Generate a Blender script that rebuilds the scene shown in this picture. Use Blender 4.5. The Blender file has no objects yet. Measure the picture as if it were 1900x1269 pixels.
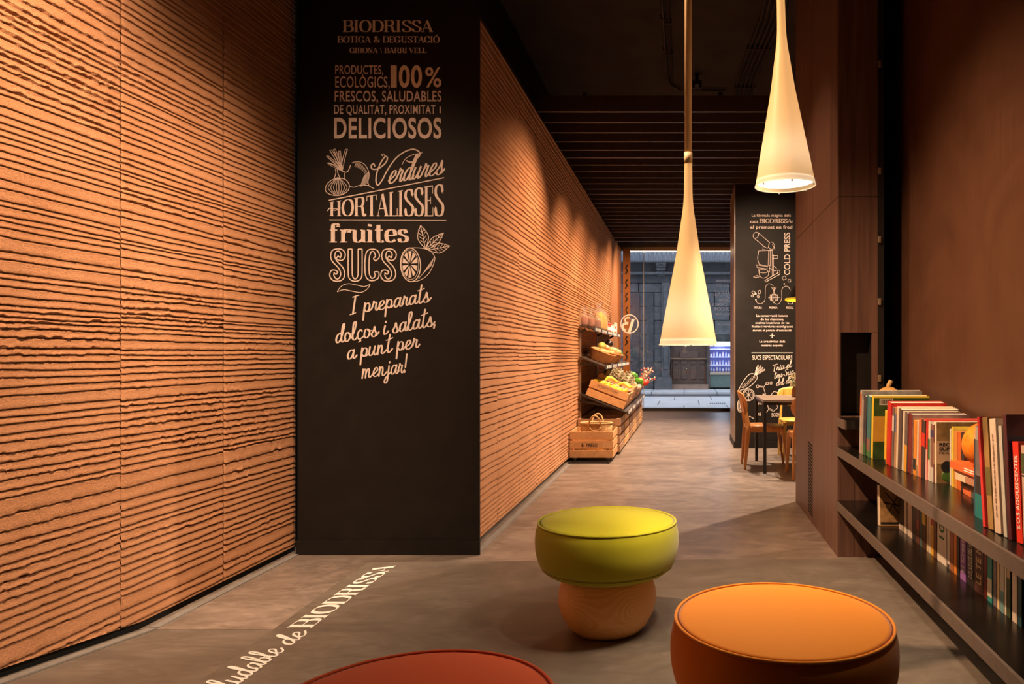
import bpy, bmesh, math, random
import numpy as np
from mathutils import Vector, Matrix, Euler
R = math.radians
PI = math.pi
sc = bpy.context.scene
COL = sc.collection
rnd = random.Random(7)
# ------------------------------------------------------------------ camera
F, VX, VY, CZ = 1350.0, 1270.0, 656.0, 1.08
LOW = -0.14                       # the floor beyond the platform
cam_d = bpy.data.cameras.new('camera'); cam = bpy.data.objects.new('camera', cam_d)
COL.objects.link(cam); sc.camera = cam
cam.location = (0, 0, CZ); cam.rotation_euler = (R(90), 0, 0)
cam_d.sensor_width = 36; cam_d.lens = 36 * F / 1900
cam_d.shift_x = -(VX - 950) / 1900; cam_d.shift_y = (VY - 634.5) / 1900
cam_d.clip_start = 0.02; cam_d.clip_end = 200
sc.view_settings.view_transform = 'Standard'; sc.view_settings.look = 'None'
sc.view_settings.gamma = 1; sc.view_settings.use_curve_mapping = False
sc.view_settings.exposure = 0.0
sc.cycles.use_denoising = True
sc.cycles.max_bounces = 8; sc.cycles.diffuse_bounces = 3
sc.cycles.sample_clamp_indirect = 4
# ------------------------------------------------------------------ world: blue hour sky over the street
w = bpy.data.worlds.new('world'); sc.world = w; w.use_nodes = True
wn = w.node_tree; wn.nodes.clear()
wo = wn.nodes.new('ShaderNodeOutputWorld'); wb = wn.nodes.new('ShaderNodeBackground')
wb.inputs[0].default_value = (0.70, 0.76, 0.92, 1); wb.inputs[1].default_value = 2.8
wn.links.new(wb.outputs[0], wo.inputs[0])
# ------------------------------------------------------------------ lights of the room
WARM = (1.0, 0.60, 0.34); WARM2 = (1.0, 0.66, 0.42); WARM3 = (1.0, 0.74, 0.53)
def spot(name, loc, tgt, power, size=60, blend=0.5, col=WARM, rad=0.03):
    l = bpy.data.lights.new(name, 'SPOT'); l.energy = power; l.color = col
    l.spot_size = R(size); l.spot_blend = blend; l.shadow_soft_size = rad
    o = bpy.data.objects.new(name, l); COL.objects.link(o); o.location = loc
    o.rotation_euler = (Vector(tgt) - Vector(loc)).to_track_quat('-Z', 'Y').to_euler()
    return o
def point(name, loc, power, col=WARM, rad=0.03):
    l = bpy.data.lights.new(name, 'POINT'); l.energy = power; l.color = col; l.shadow_soft_size = rad
    o = bpy.data.objects.new(name, l); COL.objects.link(o); o.location = loc; return o
# wall washers on the ribbed clay wall beside the platform
WASH = [((-.85, 1.75, 3.8), (-2.4, 2.5, 1.15), 980, 70), ((-.95, 3.2, 3.8), (-2.4, 3.9, 0.65), 400, 50)]
for i, (a, b, p, s) in enumerate(WASH):
    spot('wall_washer', a, b, p, s, 1.0, (1.0, .65, .40))
# room spots over the platform, then two added spots toward the right
spot('platform_spot', (0.75, 2.1, 3.85), (-0.2, 2.7, 0.0), 85, 84, 0.9, WARM3, 0.05)
spot('platform_spot', (-1.75, 1.7, 3.85), (-1.75, 4.4, 0.6), 300, 56, 0.9, WARM2, 0.05)
spot('platform_spot', (-1.5, 2.3, 3.85), (1.33, 3.5, 0.4), 1250, 52, 1.0, WARM, 0.05)  # added spot standing in for light bounced off the clay wall
spot('panel_fill_spot', (-0.8, 4.6, 3.9), (0.92, 5.2, 0.9), 300, 62, 1.0, WARM, 0.05)  # added spot that brightens the laminate panels
# track spots in the slatted ceiling: aimed at the clay wall, the shop display and the floor
TRACK = [(6.58, (-1.35, 5.9, 1.15), 400, 66), (7.48, (-1.3, 8.2, 0.7), 380, 66), (8.38, (-1.1, 9.6, 0.9), 440, 66),
         (9.9, (-1.1, 10.9, 0.8), 380, 66), (11.1, (-1.1, 12.2, 1.0), 340, 66), (12.3, (-1.3, 12.9, 1.6), 260, 66), (13.3, (-1.4, 14.8, 1.4), 380, 66)]
for Y, t, p, s in TRACK:
    spot('track_spot_light', (0.02, Y, 3.17), t, p, s + 26, 1.0)
for X, Y, p, tx, ty in ((1.85, 7.05, 780, -.1, 5.7), (.25, 8.9, 760, .25, 8.6), (.25, 11.6, 760, -.1, 11.2)):
    spot('floor_spot_light', (X, Y, 3.17), (tx, ty, LOW), p, 84, 0.8, WARM3)
spot('dining_spot_light', (1.6, 8.9, 3.17), (1.35, 8.5, 0.3), 420, 70, 0.8, WARM2)
spot('dining_spot_light', (0.55, 7.0, 3.17), (1.1, 9.41, 1.5), 420, 70, 0.9, WARM2)

# ------------------------------------------------------------------ helpers
def P(px, py, Y):
    return Vector(((px - VX) * Y / F, Y, CZ - (py - VY) * Y / F))
class MB:
    def __init__(s): s.v = []; s.f = []; s.sm = []; s.g = []
    def add(s, vs, fs, smooth=False):
        n = len(s.v); s.g.append((n, len(s.f))); s.v += [tuple(v) for v in vs]; s.f += [tuple(i + n for i in f) for f in fs]; s.sm += [smooth] * len(fs); return s
    def box(s, x0, x1, y0, y1, z0, z1, M=None):
        vs = [Vector((x, y, z)) for x in (x0, x1) for y in (y0, y1) for z in (z0, z1)]
        if M is not None: vs = [M @ v for v in vs]
        return s.add(vs, [(0, 1, 3, 2), (4, 6, 7, 5), (0, 4, 5, 1), (2, 3, 7, 6), (0, 2, 6, 4), (1, 5, 7, 3)])
    def bar(s, a, b, wa, ha, wb=None, hb=None, up=(0, 0, 1)):
        a, b = Vector(a), Vector(b); d = (b - a).normalized(); up = Vector(up)
        if abs(d.dot(up)) > .98: up = Vector((0, 1, 0))
        x = d.cross(up).normalized(); z = x.cross(d).normalized()
        wb = wa if wb is None else wb; hb = ha if hb is None else hb
        vs = [a + x * sx * wa / 2 + z * sz * ha / 2 for sx, sz in ((-1, -1), (1, -1), (1, 1), (-1, 1))]
        vs += [b + x * sx * wb / 2 + z * sz * hb / 2 for sx, sz in ((-1, -1), (1, -1), (1, 1), (-1, 1))]
        return s.add(vs, [(3, 2, 1, 0), (4, 5, 6, 7), (0, 1, 5, 4), (1, 2, 6, 5), (2, 3, 7, 6), (3, 0, 4, 7)])
    def lathe(s, prof, n=32, c=(0, 0, 0), M=None, smooth=True, caps=True):
        vs = []
        for r, z in prof:
            for i in range(n):
                a = 2 * PI * i / n; v = Vector((c[0] + r * math.cos(a), c[1] + r * math.sin(a), c[2] + z))
                vs.append(M @ v if M is not None else v)
        fs = []
        for j in range(len(prof) - 1):
            for i in range(n):
                k = (i + 1) % n; fs.append((j * n + i, j * n + k, (j + 1) * n + k, (j + 1) * n + i))
        if caps:
            if prof[0][0] > 1e-5: fs.append(tuple(range(n - 1, -1, -1)))
            if prof[-1][0] > 1e-5: fs.append(tuple((len(prof) - 1) * n + i for i in range(n)))
        return s.add(vs, fs, smooth)
    def tube(s, pts, r, n=8, closed=False, rf=None):
        pts = [Vector(p) for p in pts]; m = len(pts); vs = []; ref = None
        for i, p in enumerate(pts):
            if closed: t = (pts[(i + 1) % m] - pts[i - 1])
            else: t = pts[min(i + 1, m - 1)] - pts[max(i - 1, 0)]
            t.normalize()
            if ref is None:
                ref = Vector((0, 0, 1)) if abs(t.z) < .9 else Vector((1, 0, 0))
            x = t.cross(ref); x.normalize(); y = x.cross(t); ref = y
            rr = r if rf is None else rf(i / max(1, m - 1)) * r
            for k in range(n):
                a = 2 * PI * k / n; vs.append(p + x * rr * math.cos(a) + y * rr * math.sin(a))
        fs = []
        for j in range(m if closed else m - 1):
            for k in range(n):
                q = (k + 1) % n; J = (j + 1) % m
                fs.append((j * n + k, j * n + q, J * n + q, J * n + k))
        if not closed: fs += [tuple(range(n - 1, -1, -1)), tuple((m - 1) * n + k for k in range(n))]
        return s.add(vs, fs, True)
    def blob(s, c, rx, ry, rz, n=12, m=8, M=None, bump=0.0, seed=0):
        rr = random.Random(seed); prof = []; vs = []
        for j in range(m + 1):
            ph = PI * j / m - PI / 2
            for i in range(n):
                a = 2 * PI * i / n; k = 1 + rr.uniform(-bump, bump)
                v = Vector((rx * math.cos(ph) * math.cos(a) * k, ry * math.cos(ph) * math.sin(a) * k, rz * math.sin(ph) * k))
                if M is not None: v = M @ v
                vs.append(v + Vector(c))
        fs = [(j * n + i, j * n + (i + 1) % n, (j + 1) * n + (i + 1) % n, (j + 1) * n + i) for j in range(m) for i in range(n)]
        return s.add(vs, fs, True)
    def build(s, name, m, parent=None, bevel=0, loc=None):
        if getattr(s, 'flat', False):          # strokes that cross lie a hair's breadth over one another, like coats of paint
            ends = s.g[1:] + [(len(s.v), len(s.f))]; ref = Vector((-1, -1, 1))
            for k, ((a, fa_), (b_, fb_)) in enumerate(zip(s.g, ends)):
                nn = Vector((0, 0, 0))
                for f in s.f[fa_:fb_]:
                    p0, p1, p2 = Vector(s.v[f[0]]), Vector(s.v[f[1]]), Vector(s.v[f[2]]); c = (p1 - p0).cross(p2 - p0)
                    nn += c if c.dot(ref) > 0 else -c
                if nn.length < 1e-14: continue
                nn.normalize(); m_ = b_ - a
                for i in range(a, b_): s.v[i] = tuple(Vector(s.v[i]) + nn * (4e-5 * (k % 20) + 2e-6 * ((i - a) % max(1, m_ // 2))))
        me = bpy.data.meshes.new(name); me.from_pydata([tuple(v) for v in s.v], [], s.f); me.update()
        bm = bmesh.new(); bm.from_mesh(me)
        if not getattr(s, 'flat', False): bmesh.ops.remove_doubles(bm, verts=bm.verts, dist=1e-6)
        if getattr(s, 'flat', False):
            bm.normal_update(); fl_ = [f for f in bm.faces if f.normal.dot(Vector((-1, -1, 1))) < 0]
            if fl_: bmesh.ops.reverse_faces(bm, faces=fl_)
        else: bmesh.ops.recalc_face_normals(bm, faces=bm.faces)
        bm.to_mesh(me); bm.free()
        if any(s.sm):
            for p in me.polygons: p.use_smooth = True
            if not all(s.sm): me.set_sharp_from_angle(angle=R(40))
        if m is not None: me.materials.append(m)
        o = bpy.data.objects.new(name, me); COL.objects.link(o)
        if parent is not None: o.parent = parent
        if loc is not None: o.location = loc
        if bevel:
            b = o.modifiers.new('bevel', 'BEVEL'); b.width = bevel; b.segments = 2; b.limit_method = 'ANGLE'
        return o
def tag(o, label=None, cat=None, group=None, kind=None):
    if label: o['label'] = label
    if cat: o['category'] = cat
    if group: o['group'] = group
    if kind: o['kind'] = kind
    return o
def thing(name, label, cat, loc=(0, 0, 0), rot=(0, 0, 0), group=None, kind=None):
    o = bpy.data.objects.new(name, None); COL.objects.link(o); o.location = loc; o.rotation_euler = rot
    o.empty_display_size = .05
    return tag(o, label, cat, group, kind)
def copy_tree(o, parent=None):
    c = o.copy(); COL.objects.link(c); c.parent = parent
    for ch in [x for x in KIDS(o)]: copy_tree(ch, c)
    return c
def KIDS(o): return list(o.children)
def dup(root, label, loc, rot=None, group=None):
    c = copy_tree(root); c.location = loc
    if rot is not None: c.rotation_euler = rot
    c['label'] = label
    if group: c['group'] = group
    return c
# ------------------------------------------------------------------ materials
def _nt(name):
    m = bpy.data.materials.new(name); m.use_nodes = True; nt = m.node_tree
    return m, nt, nt.nodes['Principled BSDF']
def _coords(nt, scale=(1, 1, 1), rot=(0, 0, 0), world=True):
    mp = nt.nodes.new('ShaderNodeMapping'); mp.inputs['Scale'].default_value = scale; mp.inputs['Rotation'].default_value = rot
    if world:
        g = nt.nodes.new('ShaderNodeNewGeometry'); nt.links.new(g.outputs['Position'], mp.inputs[0])
    else:
        g = nt.nodes.new('ShaderNodeTexCoord'); nt.links.new(g.outputs['Object'], mp.inputs[0])
    return mp.outputs[0]
def _noise(nt, vec, scale, detail=4, rough=.55, dist=0):
    n = nt.nodes.new('ShaderNodeTexNoise'); n.inputs['Scale'].default_value = scale; n.inputs['Detail'].default_value = detail
    n.inputs['Roughness'].default_value = rough; n.inputs['Distortion'].default_value = dist
    nt.links.new(vec, n.inputs['Vector']); return n.outputs['Fac']
def _ramp(nt, fac, stops):
    r = nt.nodes.new('ShaderNodeValToRGB'); nt.links.new(fac, r.inputs[0]); e = r.color_ramp.elements
    while len(e) < len(stops): e.new(.5)
    for k, (p, c) in enumerate(stops): e[k].position = p; e[k].color = (*c, 1)
    return r.outputs[0]
def _bump(nt, h, b, strength=.3, dist=.01):
    n = nt.nodes.new('ShaderNodeBump'); n.inputs['Strength'].default_value = strength; n.inputs['Distance'].default_value = dist
    nt.links.new(h, n.inputs['Height']); nt.links.new(n.outputs[0], b.inputs['Normal'])
MC = {}
def flat(col, rough=.6, metal=0, spec=.5, emit=None, es=0, var=.12, vscale=30, bump=0):
    k = (tuple(round(c, 4) for c in col), rough, metal, spec, emit, es, var, vscale, bump)
    if k in MC: return MC[k]
    m, nt, b = _nt('paint'); b.inputs['Roughness'].default_value = rough; b.inputs['Metallic'].default_value = metal
    b.inputs['Specular IOR Level'].default_value = spec
    if var:
        f = _noise(nt, _coords(nt), vscale, 3)
        c = _ramp(nt, f, [(.3, tuple(x * (1 - var) for x in col)), (.7, tuple(min(1, x * (1 + var)) for x in col))])
        nt.links.new(c, b.inputs['Base Color'])
        if bump: _bump(nt, f, b, bump, .002)
    else: b.inputs['Base Color'].default_value = (*col, 1)
    if emit: b.inputs['Emission Color'].default_value = (*emit, 1); b.inputs['Emission Strength'].default_value = es
    MC[k] = m; return m
def grain(name, c1, c2, scale=(1, 1, 12), rough=.45, bump=.1, nscale=6, dist=1.5, world=False, spec=.5):
    m, nt, b = _nt(name); v = _coords(nt, scale, world=world); f = _noise(nt, v, nscale, 6, .6, dist)
    nt.links.new(_ramp(nt, f, [(.3, c1), (.7, c2)]), b.inputs['Base Color']); b.inputs['Roughness'].default_value = rough
    b.inputs['Specular IOR Level'].default_value = spec
    if bump: _bump(nt, f, b, bump, .003)
    return m
# clay of the ribbed walls
M_clay, nt, b = _nt('ribbed_clay')
v = _coords(nt); f1 = _noise(nt, v, 3, 5); f2 = _noise(nt, v, 260, 4, .7)
mx = nt.nodes.new('ShaderNodeMix'); mx.data_type = 'RGBA'; mx.blend_type = 'MULTIPLY'; mx.inputs[0].default_value = 1
nt.links.new(_ramp(nt, f1, [(.25, (.56, .275, .14)), (.75, (.68, .355, .195))]), mx.inputs[6])
nt.links.new(_ramp(nt, f2, [(.3, (.75, .72, .7)), (.6, (1, 1, 1))]), mx.inputs[7])
nt.links.new(mx.outputs[2], b.inputs['Base Color']); b.inputs['Roughness'].default_value = .95; b.inputs['Specular IOR Level'].default_value = .1
f3 = _noise(nt, _coords(nt, (1, .6, 1)), 90, 5, .75); ma = nt.nodes.new('ShaderNodeMath'); ma.operation = 'ADD'
nt.links.new(f2, ma.inputs[0]); nt.links.new(f3, ma.inputs[1]); _bump(nt, ma.outputs[0], b, .9, .006)
# trowelled micro-cement
def cement(name, dark, mid, light, rough):
    m, nt, b = _nt(name); v = _coords(nt, (1, 1.6, 1), (0, 0, .5))
    f1 = _noise(nt, v, 1.7, 6, .6, 2.2); f2 = _noise(nt, _coords(nt, (1, 2.5, 1), (0, 0, -.3)), 5, 8, .65, 3)
    mm = nt.nodes.new('ShaderNodeMix'); mm.data_type = 'FLOAT'; mm.inputs[0].default_value = .45
    nt.links.new(f1, mm.inputs[2]); nt.links.new(f2, mm.inputs[3])
    nt.links.new(_ramp(nt, mm.outputs[0], [(.34, dark), (.5, mid), (.66, light)]), b.inputs['Base Color'])
    rr = nt.nodes.new('ShaderNodeMapRange'); nt.links.new(f2, rr.inputs[0]); rr.inputs[3].default_value = rough - .08; rr.inputs[4].default_value = rough + .14
    nt.links.new(rr.outputs[0], b.inputs['Roughness']); _bump(nt, mm.outputs[0], b, .12, .01)
    b.inputs['Specular IOR Level'].default_value = .45
    return m
M_floor = cement('microcement_floor', (.125, .10, .083), (.20, .162, .137), (.30, .245, .21), .3)
M_plat = cement('microcement_platform', (.10, .083, .068), (.135, .113, .094), (.18, .155, .13), .44)
M_greystrip = flat((.22, .21, .2), .5)
M_black = flat((.0085, .0065, .0055), .6, spec=.3, var=.25, vscale=8)
M_blackmetal = flat((.015, .013, .012), .4)
M_gap = flat((.004, .004, .004), .9, var=0)
M_letter = flat((.78, .68, .62), .7, var=.08, vscale=60)
M_letterw = flat((.8, .78, .76), .6, var=.03)
M_ceil = flat((.02, .013, .01), .85, var=.45, vscale=2.5)
M_slat = flat((.042, .025, .017), .5, var=.25)
M_pipe = flat((.05, .034, .026), .4, .3)
def vpanel(name, c1, c2, rough=.45):
    return grain(name, c1, c2, (22, 22, .8), rough, .03, 1.3, .6, True, .4)
M_lam = vpanel('brown_laminate', (.085, .043, .031), (.17, .092, .068))
M_plaster, nt, b = _nt('brown_stucco')
f1 = _noise(nt, _coords(nt), 1.6, 7, .6, 1.2); f2 = _noise(nt, _coords(nt, (14, 14, .7)), 3, 4)
mm = nt.nodes.new('ShaderNodeMix'); mm.data_type = 'FLOAT'; mm.inputs[0].default_value = .3
nt.links.new(f1, mm.inputs[2]); nt.links.new(f2, mm.inputs[3])
nt.links.new(_ramp(nt, mm.outputs[0], [(.3, (.06, .025, .013)), (.7, (.11, .05, .028))]), b.inputs['Base Color'])
b.inputs['Roughness'].default_value = .42; _bump(nt, f1, b, .08, .01)
M_shelftop = flat((.007, .006, .0055), .24, var=.3, vscale=6)
M_shelfedge = flat((.10, .075, .062), .5)
M_pine = grain('pine_crate', (.62, .33, .14), (.78, .47, .22), (1, 1, 1), .6, .08, 9, 1.5)
M_pined = grain('aged_crate', (.36, .2, .11), (.52, .31, .18), (1, 1, 1), .65, .1, 9, 1.5)
M_chair = grain('chair_beech', (.50, .20, .055), (.62, .28, .08), (3, 3, 1), .35, .03, 6, 1)
M_doorwood = grain('varnished_door', (.36, .12, .03), (.52, .2, .055), (10, 10, .8), .35, .05, 2, .5, True)
M_white = flat((.8, .78, .74), .5, var=.04)
M_paper = flat((.85, .8, .68), .8, var=.12, vscale=120)
M_stone = grain('grey_street_stone', (.055, .056, .058), (.11, .112, .115), (1, 1, 1), .85, .4, 5, 1, True)
M_slab = grain('pale_paving', (.42, .43, .43), (.58, .58, .57), (1, 1, 1), .55, .1, 3, 1, True)
M_stonedark = grain('dark_street_stone', (.035, .035, .037), (.07, .07, .073), (1, 1, 1), .85, .3, 5, 1, True)

# ------------------------------------------------------------------ setting: floors
def struct(name, mb, m, parent=None, bevel=0):
    o = mb.build(name, m, parent, bevel)
    if parent is None: o['kind'] = 'structure'
    return o
def setting(name):
    o = bpy.data.objects.new(name, None); COL.objects.link(o); o['kind'] = 'structure'; return o
fl = MB()
XL, XR = -2.45, 3.5
fl.box(XL, XR, 3.22, 15.48, LOW - .1, LOW)
struct('floor', fl, M_floor)
rp = MB()                                             # ramp of the side aisle, two slabs with a joint
rp.add([(XL, 3.216, LOW), (-1.60, 3.216, LOW), (-1.60, 2.05, 0), (XL, 2.05, 0), (XL, 3.216, LOW - .1), (-1.60, 3.216, LOW - .1), (-1.60, 2.05, -.24), (XL, 2.05, -.24)],
       [(0, 1, 2, 3), (4, 7, 6, 5), (0, 4, 5, 1), (1, 5, 6, 2), (2, 6, 7, 3), (3, 7, 4, 0)])
struct('floor_ramp', rp, M_plat)
struct('floor_aisle', MB().box(XL, -1.60, -2.05, 2.046, -.24, 0), M_plat)
pf = MB()
q = [(-1.594, -2.05), (1.42, -2.05), (1.42, 3.86), (-1.647, 3.77), (-1.594, 2.3)]
n = len(q); pf.add([(x, y, 0) for x, y in q] + [(x, y, -.24) for x, y in q], [tuple(range(n)), tuple(range(2 * n - 1, n - 1, -1))] + [(i, i + n, (i + 1) % n + n, (i + 1) % n) for i in range(n)])
struct('floor_platform', pf, M_plat, bevel=.004)
# metal strip along the clay wall
gs = MB(); gs.box(-2.375, -2.335, 3.23, 4.41, LOW, LOW + .006)
gs.bar((-2.355, 3.22, LOW + .004), (-2.355, 2.05, .004), .04, .006); struct('trim_1', gs, M_greystrip)
struct('trim_2', MB().box(-1.29, -1.25, 4.43, 8.0, LOW, LOW + .006), M_greystrip)
# outer shell
struct('wall_back', MB().box(XL - .1, XR, -2.15, -2.05, -.3, 4.0), M_plaster)
struct('wall_outer', MB().box(XL - .12, XL - .02, -2.05, 4.9, -.3, 4.0), M_gap)
struct('wall_right', MB().box(1.33, 1.43, -2.05, 4.9, -.3, 4.0), M_plaster)
struct('ceiling', MB().box(XL - .1, XR, -2.1, 15.6, 4.0, 4.1), M_ceil)
struct('wall_dining', MB().box(XR, XR + .1, 4.3, 15.6, -.3, 4.0), M_plaster)
struct('wall_upper', MB().box(-1.65, -1.52, 4.95, 15.5, -.3, 4.0), M_black)
# ------------------------------------------------------------------ ribbed clay walls, panel by panel
def smooth_noise(rs, ys, step, amp):
    k = np.arange(-60, 60 + 20 / step) * step - 5
    return np.interp(ys, k, rs.uniform(-amp, amp, len(k)))
def grooves(rs, z0, z1, lo, hi):
    z = z0; out = []
    while z < z1: out.append(z); z += rs.uniform(lo, hi) if rs.rand() < .8 else rs.uniform(hi, hi * 1.5)
    return np.array(out)
def clay_panel(parent, X, y0, y1, zb, z1, dz, dy, G, seed, deep=1.0):
    """one hand pressed clay panel: rows of vertices follow the grooves, so that their lips stay sharp and ragged"""
    rs = np.random.RandomState(seed)
    ys = np.linspace(y0 + .0015, y1 - .0015, max(3, int((y1 - y0) / dy))); M = len(ys)
    off = smooth_noise(rs, np.arange(len(G)) * .1, .35, .004)
    C = [g + off[i] + smooth_noise(rs, ys, .3, .004) + smooth_noise(rs, ys, .06, .0013) for i, g in enumerate(G)]
    C = np.sort(np.array(C), 0)
    for i in range(1, len(C)): C[i] = np.maximum(C[i], C[i - 1] + .013)
    g = dz
    Zr, Dr = [zb(ys)], [np.zeros(M)]
    rough = np.clip(.5 + smooth_noise(rs, np.arange(len(C)) * .1, .5, .9), .15, 1.5)
    prev = zb(ys)
    for i in range(len(C)):
        c = C[i]; k = rough[i] * (1 + smooth_noise(rs, ys, .15, .5))
        dp = deep * np.clip(.010 + .004 * k + smooth_noise(rs, ys, .05, .004), .003, .03)
        rag = np.abs(smooth_noise(rs, ys, .010, .0045)) * k + np.maximum(0, smooth_noise(rs, ys, .03, .008) - .002) * k * 1.3
        rag2 = np.abs(smooth_noise(rs, ys, .014, .0012)) * k
        gap = c - prev; top = c - g - rag2
        n1 = lambda a: rs.uniform(-a, a, M)
        for t in (.33, .66, .88):
            z = prev + (top - prev) * t; Zr.append(z + n1(.0008)); Dr.append(deep * (.0035 * (1 - t)) + smooth_noise(rs, ys, .03, .0012) * k + n1(.0007))
        Zr += [top, c - g * .55, c + g * .3]; Dr += [deep * .0008 + n1(.0005), -dp, -dp * 1.05]
        foot = c + g * .8 + np.minimum(rag, .008)
        Zr += [foot, foot + .003]; Dr += [deep * (.0035 + .0035 * np.maximum(0, smooth_noise(rs, ys, .02, 1.0)) * k) + n1(.0006), deep * .0052 + n1(.0008) + .002 * k * np.maximum(0, smooth_noise(rs, ys, .016, 1.0))]
        prev = foot + .003
    Zr += [np.full(M, z1)]; Dr += [np.zeros(M)]
    Z = np.array(Zr); D = np.array(Dr); zbot = zb(ys)
    Z = np.clip(np.maximum.accumulate(Z, 0), zbot[None, :], z1); N = len(Z)
    Z = Z + np.linspace(0, 1e-4, N)[:, None]
    Yg = np.repeat(ys[None, :], N, 0)
    e = np.minimum(ys - ys[0], ys[-1] - ys); D -= .006 * np.clip(1 - e / .007, 0, 1)[None, :] * (1 + rs.uniform(-.3, .3, (N, 1)))
    V = np.stack([X + D, Yg, Z], -1).reshape(-1, 3)
    ii = np.arange(N * M).reshape(N, M)
    Q = np.stack([ii[:-1, :-1], ii[:-1, 1:], ii[1:, 1:], ii[1:, :-1]], -1).reshape(-1, 4)
    nb = len(V); bv = np.array([[X - .05, ys[0], zbot[0]], [X - .05, ys[-1], zbot[-1]], [X - .05, ys[-1], z1], [X - .05, ys[0], z1]])
    V = np.concatenate([V, bv])
    me = bpy.data.meshes.new('clay_panel'); me.vertices.add(len(V)); me.vertices.foreach_set('co', V.ravel())
    ex = [list(ii[0, :]) + [nb + 1, nb], list(ii[-1, ::-1]) + [nb + 3, nb + 2], list(ii[::-1, 0]) + [nb, nb + 3], list(ii[:, -1]) + [nb + 2, nb + 1], [nb, nb + 1, nb + 2, nb + 3]]
    loops = np.concatenate([Q.ravel()] + [np.array(a) for a in ex]); tot = np.concatenate([np.full(len(Q), 4)] + [[len(a)] for a in ex]); st = np.concatenate([[0], np.cumsum(tot)[:-1]])
    me.loops.add(len(loops)); me.loops.foreach_set('vertex_index', loops.astype(np.int32))
    me.polygons.add(len(tot)); me.polygons.foreach_set('loop_start', st.astype(np.int32)); me.polygons.foreach_set('loop_total', tot.astype(np.int32))
    me.update(calc_edges=True); me.validate(); me.materials.append(M_clay)
    o = bpy.data.objects.new('clay_panel', me); COL.objects.link(o); o.parent = parent
    return o
def zb_front(ys): return np.clip(LOW + (3.22 - ys) * .12, LOW, 0.0) + .035
def zb_flat(ys): return np.full_like(ys, LOW + .04)
rs0 = np.random.RandomState(3)
G1 = np.concatenate([grooves(rs0, -.09, .9, .024, .044), grooves(rs0, .93, 1.6, .017, .036), grooves(rs0, 1.62, 3.95, .02, .034)])
wl = setting('wall_left')
edges = [4.49, 3.79, 3.10, 2.41, 1.72]
for i in range(4): clay_panel(wl, -2.40, edges[i + 1], edges[i], zb_front, 3.98, .0019, .005, G1, 20 + i)
for i in range(3): clay_panel(wl, -2.40, 1.72 - 1.25 * (i + 1), 1.72 - 1.25 * i, zb_front, 3.98, .0032, .05, G1, 40 + i)
wf = setting('wall_left_far')
G2 = grooves(np.random.RandomState(9), -.08, 3.2, .026, .045)
np_ = 13; L = (13.1 - 4.43) / np_
for i in range(np_): clay_panel(wf, -1.31, 4.43 + L * i, 4.43 + L * (i + 1), zb_flat, 3.22, .0036, .016, G2, 70 + i, 1.2)
struct('shade_gap_left', MB().box(-2.445, -2.415, -2, 4.42, -.14, .04), M_gap)  # black strip standing for the shaded gap under the clay panels
struct('trim_3', MB().box(-1.5, -1.36, 4.9, 13.1, LOW, 3.2), M_gap)
struct('trim_4', MB().box(-1.5, -1.315, 4.5, 13.1, 3.225, 3.26), M_slat)
struct('wall_end', MB().box(-1.49, -1.33, 13.12, 14.5, LOW, 3.3), M_clay)

# ------------------------------------------------------------------ lettering: a small pen-stroke alphabet
def cr(pts, k=6, closed=False):
    p = [Vector((a[0], a[1])) for a in pts]; n = len(p)
    if n < 3: return p
    out = []
    rng = range(n) if closed else range(n - 1)
    for i in rng:
        if closed: a, b_, c, d = p[i - 1], p[i], p[(i + 1) % n], p[(i + 2) % n]
        else: a, b_, c, d = p[max(i - 1, 0)], p[i], p[i + 1], p[min(i + 2, n - 1)]
        for j in range(k):
            t = j / k; out.append(.5 * ((2 * b_) + (c - a) * t + (2 * a - 5 * b_ + 4 * c - d) * t * t + (3 * b_ - a - 3 * c + d) * t ** 3))
    if not closed: out.append(p[-1])
    return out
def parse(s):
    res = []
    for st in s.split(';'):
        tk = st.split(); mode = ''
        while tk and not (tk[0][0].isdigit() or tk[0][0] in '-.'): mode += tk.pop(0)
        res.append((mode, [tuple(float(q) for q in t.split(',')) for t in tk]))
    return res
SER = 't 0,0 .3,0;t 0,1 .3,1'
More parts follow.
